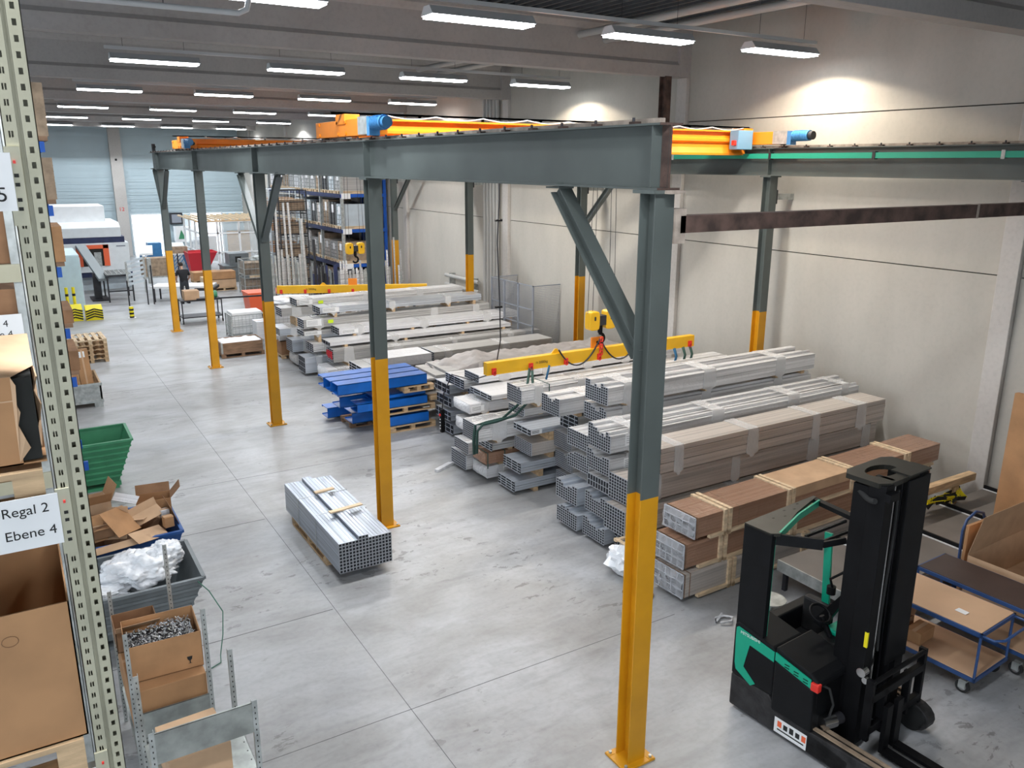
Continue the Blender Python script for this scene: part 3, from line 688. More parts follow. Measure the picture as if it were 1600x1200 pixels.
# --- F: three crated bundles nearest the camera
def crate(label, x0, y0, z, w, h, mat_, yaw, bx, rope):
    t = thing('crated_bundle', label, 'profile bundle', (x0, y0, z), math.radians(yaw), 'crated bundles nearest the reach truck')
    L = 6.1; rnd = random.Random(int(z*100))
    b = MB()
    lattice(b, 0.07, w, h, 5, 3, depth=0.05, t=0.02)
    b.box(0.12, L, 0, w, 0, h, mat_); b.build('profiles', t, bevel=0.012)
    # crumpled clear film over the end
    vs = []; fs = []; ny, nz = 8, 6
    for i in range(nz):
        for j in range(ny):
            u, v = j/(ny-1), i/(nz-1); e = min(u, 1-u, v, 1-v)
            vs.append((0.055*(1-min(1, e*5))+rnd.uniform(-.018, .018), -0.006+u*(w+.012), -0.004+v*(h+.01)))
    for i in range(nz-1):
        for j in range(ny-1): fs.append((i*ny+j, i*ny+j+1, (i+1)*ny+j+1, (i+1)*ny+j))
    b = MB(); b.add(vs, fs, 'end_film'); b.build('end_film', t)
    for i, q in enumerate(bx):
        for dq in (0, 0.10):
            b = MB(); s_ = 0.035
            b.box(q+dq, q+dq+0.06, -s_, 0, -0.06, h+0.01, 'wood_light'); b.box(q+dq, q+dq+0.06, -s_, w+s_, h, h+0.022, 'wood_light'); b.box(q+dq, q+dq+0.06, w, w+s_, -0.06, h+0.01, 'wood_light')
            b.box(q+dq, q+dq+0.06, -s_, w+s_, -0.07, -0.005, 'wood')
            b.build('timber_frame', t)
    ed = [0.35]+[v for q in bx for v in (q, q+0.16)]+[L-0.2]
    for i in range(0, len(ed)-1, 2):
        b = MB(); b.box(ed[i], ed[i+1], -0.04, 0.02, -0.045, 0.0, 'wood_light'); b.build('bottom_batten', t)
    for q in rope:
        b = MB(); b.box(q, q+0.012, -0.004, w, h, h+0.004, 'wood_dark'); b.box(q, q+0.012, -0.005, 0, 0, h, 'wood_dark'); b.build('cord', t)
    return t
crate('grey film wrapped bundle in a timber frame, lowest of the three crated bundles', 7.40, 7.62, .08, .60, .36, 'alu_warm', 1.6, (0.95, 2.6, 4.4), (0.1, 0.2))
crate('brown paper wrapped bundle in a timber frame, middle of the three crated bundles', 7.44, 7.68, .50, .60, .36, 'film_brown', 1.6, (0.75, 2.3, 4.2), (0.12,))
c3 = crate('brown paper wrapped bundle in a timber frame, topmost of the three crated bundles', 7.60, 7.66, .93, .62, .31, 'film_brown', 1.6, (0.62, 2.0, 3.55, 5.0), (0.12, 0.95))
b = MB(); b.box(2.17, 3.52, -0.012, 0.63, 0.16, 0.325, 'cardboard_light'); b.build('cardboard_cover', c3, bevel=0.008)
# wooden frame and torn film hanging at the end behind the post
b = MB()
z = .42
for y0, y1 in ((8.52, 8.58), (8.98, 9.04)): b.box(7.35, 7.8, y0, y1, z, z+0.03, 'wood_light')
for q in (7.35, 7.55, 7.75): b.box(q, q+0.06, 8.52, 9.04, z+0.03, z+0.045, 'wood_light')
b.box(7.7, 7.78, 8.54, 9.0, 0.0, z, 'wood')
tag(b.build('crate_lid'), 'small light wooden frame leaning at bundle ends left of the nearest post', 'frame')
bm = bmesh.new(); bmesh.ops.create_icosphere(bm, subdivisions=3, radius=1)
for v in bm.verts:
    n_ = noise.noise(v.co*2.3)*0.5+noise.noise(v.co*6)*0.25
    v.co = Vector((v.co.x*0.22*(1+n_), v.co.y*0.30*(1+n_), v.co.z*0.22*(1+n_)))
me = bpy.data.meshes.new('torn_film'); bm.to_mesh(me); bm.free(); me.materials.append(M_['plastic_pile'])
o = bpy.data.objects.new('torn_film', me); COL.objects.link(o); o.location = (7.35, 8.75, 0.24); tag(o, 'crumpled clear film hanging below the light wooden frame', 'plastic film')
b = MB(); b.box(6.9, 7.35, 8.12, 8.2, 0, 0.03, 'wood_dark', R=Rz(-0.9)); tag(b.build('dark_plank'), 'short dark plank on the floor left of the nearest post', 'plank')
b = MB(); b.tube([(7.55, 6.95, .03), (7.68, 6.88, .05), (7.78, 6.95, .04), (7.72, 7.06, .03), (7.58, 7.07, .03), (7.52, 7.0, .03), (7.75, 7.12, 0.02)], 0.018, 'film_white', 7); tag(b.build('scrap_strip'), 'curled white strip of scrap on the floor beside the lowest crate', 'scrap')
b = MB(); b.box(6.75, 7.25, 14.1, 14.2, 0, .05, 'film_white', R=Rz(0.5)); b.box(6.9, 7.45, 14.2, 14.26, 0.0, .04, 'film_white', R=Rz(0.35)); tag(b.build('white_profile'), 'white profile offcuts poking out over the floor in front of the stacks', 'profile')
# --- draped grey pile
t = thing('covered_profile_pile', 'long pile of profiles under a rumpled grey cover behind the yellow lifting beam', 'profile pile', (7.9, 16.9, 0))
b = MB(); L = 6.05
for i in range(9): b.box(0.3*(i % 3), L-0.1*(i % 2), 0, 1.15, 0.75+i*0.055, 0.80+i*0.055, 'alu_dull')
b.box(0.7, L, 0.05, 1.1, 0.08, 0.72, 'alu_dull'); b.build('profiles', t)
rnd = random.Random(5); nx, ny = 90, 22; vs = []; fs = []
for i in range(nx):
    for j in range(ny):
        u = i/(nx-1)*(L-0.6)+0.55; v = (j/(ny-1))*1.55-0.2
        zz = 1.27+0.07*noise.noise(Vector((u*1.7, v*3, 0)))+0.10*abs(noise.noise(Vector((u*3.5+v*4, v*6, 3))))
        if v < 0: zz -= 0.22
        if v > 1.15: zz -= 0.2
        if u < 1.0: zz -= (1.0-u)*0.25
        if 1.2 < u < 2.4: zz += 0.10*math.sin((u-1.2)/1.2*PI)
        vs.append((u, max(-0.03, min(1.2, v)), zz))
for i in range(nx-1):
    for j in range(ny-1): fs.append((i*ny+j, i*ny+j+1, (i+1)*ny+j+1, (i+1)*ny+j))
N('cover_grey', (0.40, 0.37, 0.36), 0.55, var=0.1, bump=0.4, bscale=6)
b = MB(); b.add(vs, fs, 'cover_grey', True); b.build('cover', t, fix=False)
for x in (0.1, 2.3, 4.6): b = MB(); b.box(x, x+0.5 if x < 1 else x+0.1, -0.12, 1.2, 0.64, 0.75, 'wood'); b.build('bearer', t)
for x in (0.9, 3.0, 5.2): b = MB(); b.box(x, x+0.09, 0, 1.1, 0, 0.08, 'wood'); b.build('bearer', t)
# --- blue rack beams on pallets
def pallet_parts(t, L=1.2, Wd=0.8, z=0, k='wood', x=0, y=0):
    b = MB()
    for j in (0, Wd/2-0.05, Wd-0.1): b.box(x, x+L, y+j, y+j+0.1, z, z+0.022, k)
    for i in (0, L/2-0.05, L-0.1):
        for j in (0, Wd/2-0.05, Wd-0.1): b.box(x+i, x+i+0.1+0.04*(i == 0), y+j, y+j+0.1, z+0.022, z+0.1, k)
    for i in (0, L/2-0.05, L-0.1): b.box(x+i, x+i+0.1, y, y+Wd, z+0.1, z+0.122, k)
    for i in range(5): b.box(x, x+L, y+i*(Wd-0.12)/4, y+i*(Wd-0.12)/4+0.12, z+0.122, z+0.144, k)
    return b.build('pallet_deck', t)
def pallet(label, loc, rz=0, L=1.2, Wd=0.8, k='wood', group=None):
    t = thing('wooden_pallet', label, 'pallet', loc, rz, group); pallet_parts(t, L, Wd, 0, k); return t
pallet('wooden pallet on the floor under the lowest blue beam', (6.95, 16.75, 0), 0, 1.15, 1.4, group='pallets under the blue beams')
pallet('long wooden pallet between the lowest and the middle blue beams', (6.6, 16.75, 0.44), 0, 1.5, 1.5, group='pallets under the blue beams')
pallet('short wooden pallet under the top blue beam', (7.3, 16.7, 0.92), 0, 0.75, 0.5, group='pallets under the blue beams')
pallet('dark wooden pallet under the left end of the blue beams', (6.3, 17.6, 0), 0, 1.0, 1.2, k='wood_dark', group='pallets under the blue beams')
def cbeam(label, x0, x1, y, z, h, w=0.14, k='blue_steel', yaw=0):
    b = MB(); L = x1-x0
    b.box(0, L, 0, 0.012, 0, h, k); b.box(0, L, 0, w, h-0.012, h, k); b.box(0, L, 0, w, 0, 0.012, k)
    b.box(0, L, w, w+0.01, 0, 0.03, k); b.box(0, L, w, w+0.01, h-0.05, h, k)
    o = b.build('blue_beam'); o.location = (x0, y, z); o.rotation_euler = (0, 0, yaw)
    for i in range(int(L/0.18)):
        pass
    return tag(o, label, 'beam', 'blue rack beams')
cbeam('blue steel beam lying lowest, on the floor pallet', 6.95, 7.95, 16.8, .144, .24, 0.5)
cbeam('second blue steel beam lying behind the lowest one', 6.3, 7.95, 17.45, .144, .26, 0.5)
cbeam('blue steel beam in the middle of the pile, front one', 6.2, 7.92, 16.8, .585, .2, .45)
cbeam('blue steel beam in the middle of the pile, back one', 6.0, 7.9, 17.4, .585, .26, .5)
cbeam('blue steel beam below the short pallet', 6.6, 7.9, 16.85, .80, .1, .7)
for i in range(3): cbeam('bright blue steel beam on top of the pile, %s' % ['front one', 'middle one', 'back one'][i], 5.75-0.02*i, 7.9, 16.75+0.42*i, 1.07, .24, .36)
cbeam('short blue steel beam sticking out low on the left of the pile', 6.0, 7.0, 18.3, .10, .25, .4)
# ================================================================ farther stacks (behind the second post)
def far(label, x0, y0, z, w, h, x1, **kw): return bundle(label, x0, y0, z, w, h, x1, **kw)
far('grey bundle with a small yellow label, topmost and farthest of the stacks', 7.38, 24.96, 1.72, .70, .20, 13.2, style='flat', nr=3, mat_='alu_film', paper=(0.1, 0.03, 0.42, 0.15), ytag=(0.7, 0.02))
far('long silver bundle lying on bearers across the far stacks, second from the top', 7.49, 23.09, 1.75, .64, .19, 12.9, style='flat', nr=3, mat_='alu_bare', paper=(0.1, 0.03, 0.5, 0.14))
far('grey bundle with a small yellow label below the long silver one', 6.99, 23.1, 1.36, .56, .26, 13.2, style='flat', nr=4, mat_='alu_dull', paper=(0.1, 0.05, 0.45, 0.2), ytag=(0.75, 0.1))
far('grey bundle left of the yellow labelled one, higher', 6.9, 25.0, 1.42, .62, .26, 13.3, style='flat', nr=4, mat_='alu_dull')
far('flat grey bundle with a paper sheet at its end, below the yellow labelled one', 6.98, 23.12, 1.14, .6, .14, 13.2, style='flat', nr=2, mat_='alu_dull', paper=(0.05, 0.01, 0.5, 0.11))
far('bluish celled bundle farthest left of the far stacks', 6.75, 24.76, .88, .9, .21, 13.3, nc=10, nr=4, mat_='alu_bare')
far('bluish upright celled bundle low at the left of the far stacks', 6.95, 24.2, .45, .6, .37, 13.3, nc=8, nr=6, mat_='alu_bare')
far('grey wrapped bundle lowest at the left of the far stacks', 6.95, 24.1, .08, .7, .30, 13.3, style='wrap', mat_='alu_dull')
far('long bundle of white profiles in three layers, middle of the far stacks', 7.82, 22.46, 1.2, .63, .20, 13.9, style='flat', nr=3, mat_='film_white', bands=(0.5, 2.6, 4.8), paper=(0.1, 0.02, 0.5, 0.13))
far('flat bundle with a bright top in the middle of the far stacks', 7.34, 21.9, 1.03, .67, .11, 13.3, style='flat', nr=1, mat_='film_white', bands=(1.9,))
far('bundle of white topped flat profiles left of the red marked one', 7.17, 22.9, .68, .60, .24, 13.3, style='flat', nr=4, mat_='alu_film')
far('tall grey bundle with red packing at its end', 7.37, 21.76, .58, .50, .38, 13.3, style='flat', nr=7, mat_='alu_dull')
far('bundle of curved bluish profiles on end at the left edge of the far stacks', 6.89, 22.81, .10, .61, .46, 13.4, nc=4, nr=3, mat_='alu_bare')
far('low bundle with crumpled plastic on top, at the left edge of the far stacks', 7.06, 21.54, .08, .9, .36, 13.2, style='wrap', mat_='film_white')
far('low bundle with red packing at its end, nearest the floor', 7.01, 20.75, .08, .70, .34, 13.2, style='flat', nr=4, mat_='alu_dull')
far('grey layered bundle between the white cardboard wrapped one and the wall', 9.5, 19.7, .80, .8, .24, 13.4, style='flat', nr=5, mat_='alu_dull')
far('white cardboard wrapped bundle behind the second post', 8.0, 19.6, .80, .9, .26, 9.4, style='box', mat_='film_white', bands=(), film=False)
far('grey profile bundle below the white cardboard wrapped one', 7.6, 20.0, .45, 1.1, .30, 13.2, style='flat', nr=4, mat_='alu_dull')
far('bluish white wrapped bundle low beside the short blue beam', 7.31, 19.66, .08, .66, .34, 13.0, style='wrap', mat_='film_white')
far('beige profile bundle behind the top blue beams', 7.1, 18.45, .60, .8, .18, 13.0, style='flat', nr=3, mat_='alu_warm')
far('grey profile bundle lowest behind the blue beams', 7.4, 18.45, .08, .9, .40, 13.0, style='flat', nr=5, mat_='alu_dull')
far('long grey bundle under the draped pile on the far side', 8.6, 21.12, .55, .38, .45, 13.9, style='flat', nr=6, mat_='alu_dull')
far('dark long bundle beneath the white layered profiles', 8.2, 22.46, .08, .33, .86, 13.9, style='flat', nr=6, mat_='alu_dull')
b = MB()
for i in range(6): b.box(7.34+0.0*i, 7.365, 21.78+i*0.075, 21.82+i*0.075, .68+0.03*(i % 3), .9-0.02*(i % 2), 'bin_red')
tag(b.build('red_packing'), 'red packing pieces on the end of the tall grey bundle', 'packing')

# timber bearers: as high as the gap under each bundle at that spot
for (t, x0, x1, y0, y1, z, zt, zm, L, w) in BUND:
    for q in ((0.45, 2.3, 4.2, L-0.3) if L > 4 else (0.4, L-0.4)):
        top = 0.0; ya, yb = y0, y1
        for (t2, a0, a1, c0, c1, z2, zt2, zm2, L2, w2) in BUND:
            if t2 is not t and zm2 <= z+.005 and a0 < x0+q < a1 and min(y1, c1)-max(y0, c0) > .05:
                if zm2 > top: top = zm2; ya, yb = max(y0, c0), min(y1, c1)
        if z-top > .006: b = MB(); b.box(q, q+0.09, ya-y0, yb-y0, top-z, 0.0, 'wood'); b.build('bearer', t)
# ================================================================ text
def text_mesh(s, size, k, name='lettering', parent=None, loc=(0, 0, 0), rot=(PI/2, 0, 0), align='LEFT'):
    cu = bpy.data.curves.new(name, 'FONT'); cu.body = s; cu.size = size; cu.extrude = 0.0004; cu.align_x = align
    o = bpy.data.objects.new(name, cu); COL.objects.link(o)
    dg = bpy.context.evaluated_depsgraph_get(); me = bpy.data.meshes.new_from_object(o.evaluated_get(dg))
    bpy.data.objects.remove(o); me.materials.clear(); me.materials.append(M_[k])
    o = bpy.data.objects.new(name, me); COL.objects.link(o); o.location = loc; o.rotation_euler = rot
    if parent: o.parent = parent
    return o
def sag(p, q, d, n=12):
    p = Vector(p); q = Vector(q); return [p.lerp(q, i/n) - Vector((0, 0, d*4*(i/n)*(1-i/n))) for i in range(n+1)]
# ================================================================ hook blocks, spreaders, slings
def hook_block(label, loc, ztop, rz=0, red=True):
    t = thing('hook_block', label, 'crane hook', loc, rz)
    for s_ in (-1, 1):
        b = MB(); pr = []
        for i in range(16):
            a = 2*PI*i/16; pr.append((s_*0.20+0.12*max(-1, min(1, 1.3*math.cos(a))), 0.19*max(-1, min(1, 1.25*math.sin(a)))))
        b.prism(pr, 'y', -0.10, 0.10, 'crane_yellow'); b.box(s_*0.20-0.03, s_*0.20+0.03, -0.105, 0.105, 0.0, 0.10, 'slot_shade')
        b.build('sheave_guard', t, bevel=0.02)
    b = MB(); b.cyl((-0.3, 0, 0), (0.3, 0, 0), 0.05, 'dark_steel'); b.box(-0.10, 0.10, -0.09, 0.09, -0.10, 0.10, 'dark_steel'); b.build('crosshead', t, bevel=0.01)
    b = MB(); b.cyl((0, 0, -0.09), (0, 0, -0.26), 0.05, 'black')
    b.tube([(0, 0, -0.24)]+pts_arc((0, 0, -0.38), 0.10, PI/2, -PI*0.85, 12), 0.032, 'black', 8); b.build('hook', t)
    for dx in (-0.32, -0.20, 0.20, 0.34):
        c = MB(); c.cyl((dx, 0, 0.15), (dx*0.8, 0, ztop-loc[2]), 0.006, 'dark_steel', 6); c.build('wire_rope', t)
    return t
def spreader(label, x0, x1, y, z, rz=0, h=0.24):
    L = x1-x0; t = thing('lifting_beam', label, 'lifting beam', (x0+L/2, y, z), rz)
    b = MB(); b.box(-L/2, L/2, -0.07, 0.07, -h/2, h/2, 'crane_yellow'); b.box(-L/2, L/2, -0.075, 0.075, -h/2-0.003, -h/2+0.012, 'crane_yellow'); b.box(-0.15, 0.15, -0.02, 0.02, h/2, h/2+0.22, 'orange'); b.build('beam', t, bevel=0.008)
    for q in (-1, 1):
        b = MB(); b.prism([(q*1.0-0.12, h/2), (q*1.0+0.12, h/2), (q*1.0+0.02, h/2+0.09), (q*1.0-0.03, h/2+0.09)], 'y', -0.012, 0.012, 'crane_yellow'); b.build('lug', t)
    n = 7
    for i in range(n):
        q = -L/2+0.14+(L-0.28)*i/(n-1)
        b = MB(); b.box(q-0.045, q+0.045, -0.10, -0.074, -h/2+0.01, -h/2+0.13, 'red'); b.tube([(q+0.03*math.cos(a), -0.11, -h/2+0.04+0.045*math.sin(a)) for a in [2*PI*k_/10 for k_ in range(10)]], 0.009, 'red', 6, closed=True); b.build('red_hook', t)
    for i in range(9):
        pass
    return t, L, h
s1, L1, h1 = spreader('yellow lifting beam with red hooks hanging over the bundle stacks', 7.28, 12.45, 12.9, 2.32)
text_mesh('1t 2000kg', 0.07, 'text', parent=s1, loc=(-1.52, -0.0765, -0.02))
hk1 = hook_block('yellow and black hook block hanging from the nearer crane', (9.93, 12.9, 3.0), 6.1)
def chain(pts, k, r=0.012):
    b = MB(); b.tube(pts, r, k, 6); return b
for p, q, lab in (((-1.0, 0, 0.2), (0, 0, 0.32), 'dark chain loop hanging left of the crane hook'), ((0, 0, 0.32), (1.0, 0, 0.2), 'dark chain loop hanging right of the crane hook')):
    b = chain(sag((9.87+p[0], 12.81, 2.32+p[2]), (9.87+q[0], 12.81, 2.32+q[2]), 0.42, 16), 'dark_steel', 0.016); tag(b.build('chain'), lab, 'chain')
b = MB()
for i in range(5): b.tube([(9.90+0.035*math.cos(a), 12.80+0.01*(i % 2), 2.62-0.07*i+0.045*math.sin(a)) for a in [2*PI*k_/10 for k_ in range(10)]], 0.013, 'red', 6, closed=True)
tag(b.build('red_chain_links'), 'red chain links joining the hook and the yellow lifting beam', 'chain')
def sling(pts, w, k, lab):
    pts = [Vector(p) for p in pts]; vs = []; fs = []
    for i, p in enumerate(pts):
        d = (pts[min(i+1, len(pts)-1)]-pts[max(i-1, 0)]).normalized(); sd = d.cross(Vector((0, 1, 0.2))).normalized()*w/2
        vs += [p-sd, p+sd]
    for i in range(len(pts)-1): fs.append((2*i, 2*i+1, 2*i+3, 2*i+2))
    b = MB(); b.add(vs, fs, k, True); o = b.build('lifting_sling', solid=0.006); return tag(o, lab, 'sling')
sling([(8.2, 12.8, 2.24), (8.1, 12.72, 1.95), (7.9, 12.7, 1.6), (7.55, 12.72, 1.36), (7.2, 12.76, 1.32), (7.0, 12.80, 1.28), (6.98, 12.82, 1.0), (7.0, 12.84, 0.7)], 0.06, 'sling_green', 'dark green lifting sling draped down the front corner of a bundle, left one')
sling([(8.25, 12.8, 2.24), (8.2, 12.68, 1.9), (8.05, 12.66, 1.6), (7.8, 12.66, 1.4), (7.4, 12.66, 1.345), (7.1, 12.68, 1.32), (6.99, 12.70, 1.2), (7.0, 12.74, 0.75)], 0.06, 'sling_green', 'green lifting sling draped over a bundle, right one')
sling([(8.65, 12.8, 2.24), (8.6, 12.78, 2.1), (8.55, 12.76, 1.98)], 0.05, 'sling_blue', 'short blue sling hanging from the second red hook')
for x, k, lab in ((11.85, 'sling_blue', 'blue sling end hanging near the right end of the lifting beam'), (12.1, 'sling_green', 'green sling end hanging at the right end of the lifting beam'), (12.3, 'sling_green', 'green sling loop at the very end of the lifting beam')):
    sling([(x, 12.8, 2.22), (x+0.04, 12.76, 2.05), (x-0.03, 12.74, 1.86)], 0.07, k, lab)
s2, L2, h2 = spreader('yellow lifting beam hanging over the far stacks', 7.45, 12.55, 27.0, 1.82, math.radians(-24), 0.26)
text_mesh('1t 2000kg', 0.09, 'text', parent=s2, loc=(-1.6, -0.0765, -0.02))
hook_block('orange and black hook block hanging from the farther crane before the blue rack', (10.1, 26.9, 3.2), 6.1)
# pendant control cables
b = MB(); b.tube([(7.62, 13.0, 6.3), (7.64, 13.0, 5.4), (7.60, 13.0, 4.6), (7.66, 13.02, 3.6), (7.70, 13.05, 2.8), (7.72, 13.3, 2.1), (7.70, 14.2, 1.75), (7.66, 15.0, 1.7), (7.66, 15.4, 1.2), (7.66, 15.5, 0.8)], 0.012, 'dark_steel', 6)
for z in (5.0, 3.42): b.box(7.57, 7.70, 12.98, 13.04, z, z+0.03, 'black')
cab = tag(b.build('pendant_cable'), 'thin control cable hanging from the nearer crane down to its pendant', 'cable')
b = MB(); b.box(7.62, 7.70, 15.46, 15.54, 0.28, 0.8, 'black'); b.cyl((7.61, 15.5, 0.68), (7.59, 15.5, 0.68), 0.03, 'red', 10)
for i in range(4): b.cyl((7.61, 15.5, 0.58-i*0.07), (7.60, 15.5, 0.58-i*0.07), 0.018, 'white', 8)
b.build('pendant', cab)
# ================================================================ pallet of bare aluminium tubes in the aisle
N('alu_bright', (0.40, 0.44, 0.50), 0.30, 0.75, var=0.30, scale=1, stretch=(30, 0.4, 30), bump=0.15)
t = thing('tube_bundle', 'strapped block of bare aluminium tubes on a pallet in the aisle by the second post', 'profile bundle', (3.55, 10.67, 0.144))
cw, ch = 0.83/16, 0.48/9
for c in range(16):
    n = 9 if 6 <= c <= 15 else 9
    if c in (6, 7, 8): n = 10
    if c < 6: n = 9
b = MB()
for c in range(16):
    n = 10 if c in (6, 7, 8) else 9
    x0, x1 = c*cw, (c+1)*cw
    b.box(x0+0.002, x1-0.002, 0.013, 2.73, 0, n*ch-.001, 'alu_bright')
    for r_ in range(n):
        z0, z1 = r_*ch, (r_+1)*ch; tt = 0.007
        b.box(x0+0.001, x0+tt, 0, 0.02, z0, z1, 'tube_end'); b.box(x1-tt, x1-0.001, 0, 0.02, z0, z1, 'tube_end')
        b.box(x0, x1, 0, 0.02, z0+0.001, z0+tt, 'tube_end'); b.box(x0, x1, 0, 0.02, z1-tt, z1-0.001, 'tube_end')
        b.box(x0+tt, x1-tt, 0.008, 0.012, z0+tt, z1-tt, 'tube_shade')  # shallow plate painted dark for the shade within each tube
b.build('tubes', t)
for c in range(17):
    pass
for y in (1.05, 1.95):
    b = MB(); z = 9*ch+0.004 if y < 1.5 else 10*ch
    b.box(0.28 if y > 1.5 else 0.22, 0.62 if y > 1.5 else 0.78, y-0.045, y+0.045, z+(ch if y < 1.5 else 0), z+0.02+(ch if y < 1.5 else 0), 'wood_light', R=Rz(0.12)); b.build('packing_board', t)
    b = MB(); g = 0.006
    b.box(-g-0.003, -g, y-0.01, y+0.01, -0.03, 9*ch+0.01, 'galv'); b.box(-g, 0.83+g, y-0.01, y+0.01, 9*ch+0.003+(ch if y < 1.5 else 0), 9*ch+0.006+(ch if y < 1.5 else 0), 'galv'); b.box(0.83+g, 0.83+g+0.003, y-0.01, y+0.01, -0.03, 9*ch+0.01, 'galv')
    b.build('steel_strap', t)
pallet('wooden pallet under the block of bare aluminium tubes in the aisle', (4.35, 11.3, 0), PI/2, 1.75, 0.8)
# ================================================================ reach truck (forks toward the camera side, -Y)
T = thing('reach_truck', 'black and green electric reach truck with tall mast at the lower right', 'forklift', (6.38, 5.66, 0), math.radians(4.5))
def V(v): return -v    # v = distance forward, local y = -v
def part(b, name, bevel=0, parent=T, **kw): return b.build(name, parent, bevel=bevel, **kw)
N('scuffed', (0.018, 0.017, 0.018), 0.6, var=0.6, scale=7, bump=0.2)
N('panel_black', (0.0075, 0.0078, 0.009), 0.5, var=0.15, spec=0.17)
b = MB(); pr = [(-0.0, 0.04), (-0.0, 0.44), (-0.52, 0.44), (-0.62, 0.30), (-1.02, 0.30), (-1.5, 0.24), (-1.5, 0.04)]
b.prism(pr, 'x', 0.0, 0.16, 'scuffed'); b.prism([(0, .04), (0, .44), (-.5, .44), (-.6, .3), (-1.0, .3), (-1.0, .04)], 'x', 0.16, 1.42, 'scuffed'); part(b, 'chassis', 0.02)
# support legs
for x0, x1, nm, v1 in ((0.0, 0.17, 'support_leg', 2.3), (1.30, 1.46, 'support_leg', 1.62)):
    b = MB(); pr = [(-0.95, 0.05), (-0.95, 0.30)]
    pr += [(-(v1-0.2)-0.2*math.sin(a), 0.17+0.16*math.cos(a)) for a in [PI*i/8 for i in range(9)]]
    b.prism(pr, 'x', x0, x1, 'scuffed'); lg = part(b, nm, 0.01)
    b = MB(); b.box(x0+0.03, x1-0.09, -(v1-0.25), -0.95, 0.325, 0.34, 'mesh_brown'); b.box(x1-0.05, x1-0.02, -(v1-0.3), -0.95, 0.322, 0.35, 'mesh_brown'); b.build('guide_strip', lg)
    b = MB(); b.cyl((x0-0.0, -(v1-0.2), 0.15), (x1+0.0, -(v1-0.2), 0.15), 0.15, 'rubber', 24); b.build('load_wheel', lg)
# rear cover with green panel
b = MB(); b.prism([(0, .44), (0, 1.06), (-.05, 1.10), (-.52, 1.02), (-.55, .98), (-.55, .44)], 'x', 0.0, 0.5, 'panel_black')
b.box(0.5, 1.36, -.14, 0, .44, 1.0, 'panel_black'); b.box(0.5, 1.36, -.55, 0, .42, .5, 'panel_black'); part(b, 'rear_cover', 0.02)
b = MB(); x = -0.004
g = [(-.03, 1.03), (-.06, 1.06), (-.54, .985), (-.54, .87), (-.22, .91), (-.17, .80), (-.13, .62), (-.20, .50), (-.31, .42), (-.25, .40), (-.10, .52), (-.035, .62)]
outer = [(-.03, 1.03), (-.06, 1.06), (-.54, .985), (-.54, .87), (-.24, .905)]
b.prism([(-.03, .86), (-.03, 1.03), (-.06, 1.055), (-.54, .98), (-.54, .86), (-.22, .90)], 'x', x, 0.002, 'truck_green')
b.prism([(-.03, .86), (-.22, .90), (-.16, .60), (-.04, .60)], 'x', x, 0.002, 'truck_green')
b.prism([(-.04, .60), (-.16, .60), (-.33, .47), (-.27, .42), (-.06, .52)], 'x', x, 0.002, 'truck_green'); part(b, 'green_panel')
text_mesh('MITSUBISHI', 0.052, 'white', parent=T, loc=(-0.0065, -.09, .985), rot=(PI/2, math.radians(-8)*0, -PI/2))
bpy.data.objects[-1] if False else None
# battery cover
b = MB(); b.prism([(-.56, .30), (-.56, .90), (-1.04, .80), (-1.06, .30)], 'x', -0.02, 0.25, 'panel_black'); part(b, 'battery_door', 0.02)
b = MB(); b.prism([(-.56, .90), (-.56, .99), (-1.00, .90), (-1.02, .80)], 'x', -0.012, 0.05, 'truck_green')
gp = part(b, 'green_band')
for i in range(3):
    for j in range(3):
        b = MB(); v = .68+.115*i; z = .935-.032*j-(v-.6)*.2
        b.box(-0.0135, -0.0115, -(v+.06), -v, z-.007, z+.004, 'black'); b.build('vent_slot', gp)
b = MB(); b.box(-0.03, 0.04, -1.10, -1.01, .80, .89, 'red'); part(b, 'tail_light', 0.01)
b = MB(); b.prism([(-.55, .98), (-.55, 1.05), (-.98, .96), (-1.08, .90), (-1.08, .82), (-.98, .84)], 'x', 0.0, 0.62, 'panel_black'); part(b, 'hood', 0.02)
b = MB(); b.box(0.05, 1.32, -1.05, -.56, .3, .84, 'black'); part(b, 'battery_box', 0.01)
b = MB(); b.box(0.75, 1.2, -1.0, -.62, 1.0, 1.06, 'truck_green'); b.box(0.6, 1.3, -1.04, -.6, .84, 1.0, 'panel_black'); part(b, 'console', 0.02)
# seat, steering, armrest
b = MB(); b.box(0.62, 1.1, -.52, -.12, .62, .72, 'black_matte'); b.box(1.02, 1.14, -.5, -.15, .72, 1.15, 'black_matte'); part(b, 'seat', 0.03)
b = MB(); b.cyl((.72, -.72, 1.0), (.68, -.62, 1.22), .03, 'black'); b.tube([(.68+.13*math.cos(a), -.60+.10*math.sin(a), 1.24+.06*math.sin(a)) for a in [2*PI*i/16 for i in range(16)]], .016, 'black', 8, closed=True); part(b, 'steering_wheel')
b = MB(); b.prism([(-.45, 1.02), (-.50, 1.12), (-.75, 1.5), (-.80, 1.46), (-.62, 1.1), (-.56, 1.0)], 'x', .80, .88, 'black'); b.tube([(.84, -.62, 1.48), (.80, -.60, 1.62), (.9, -.7, 1.72), (1.0, -.78, 1.78)], .015, 'black', 8); b.cyl((.84, -.60, 1.43), (.84, -.60, 1.52), .05, 'black'); part(b, 'control_arm')
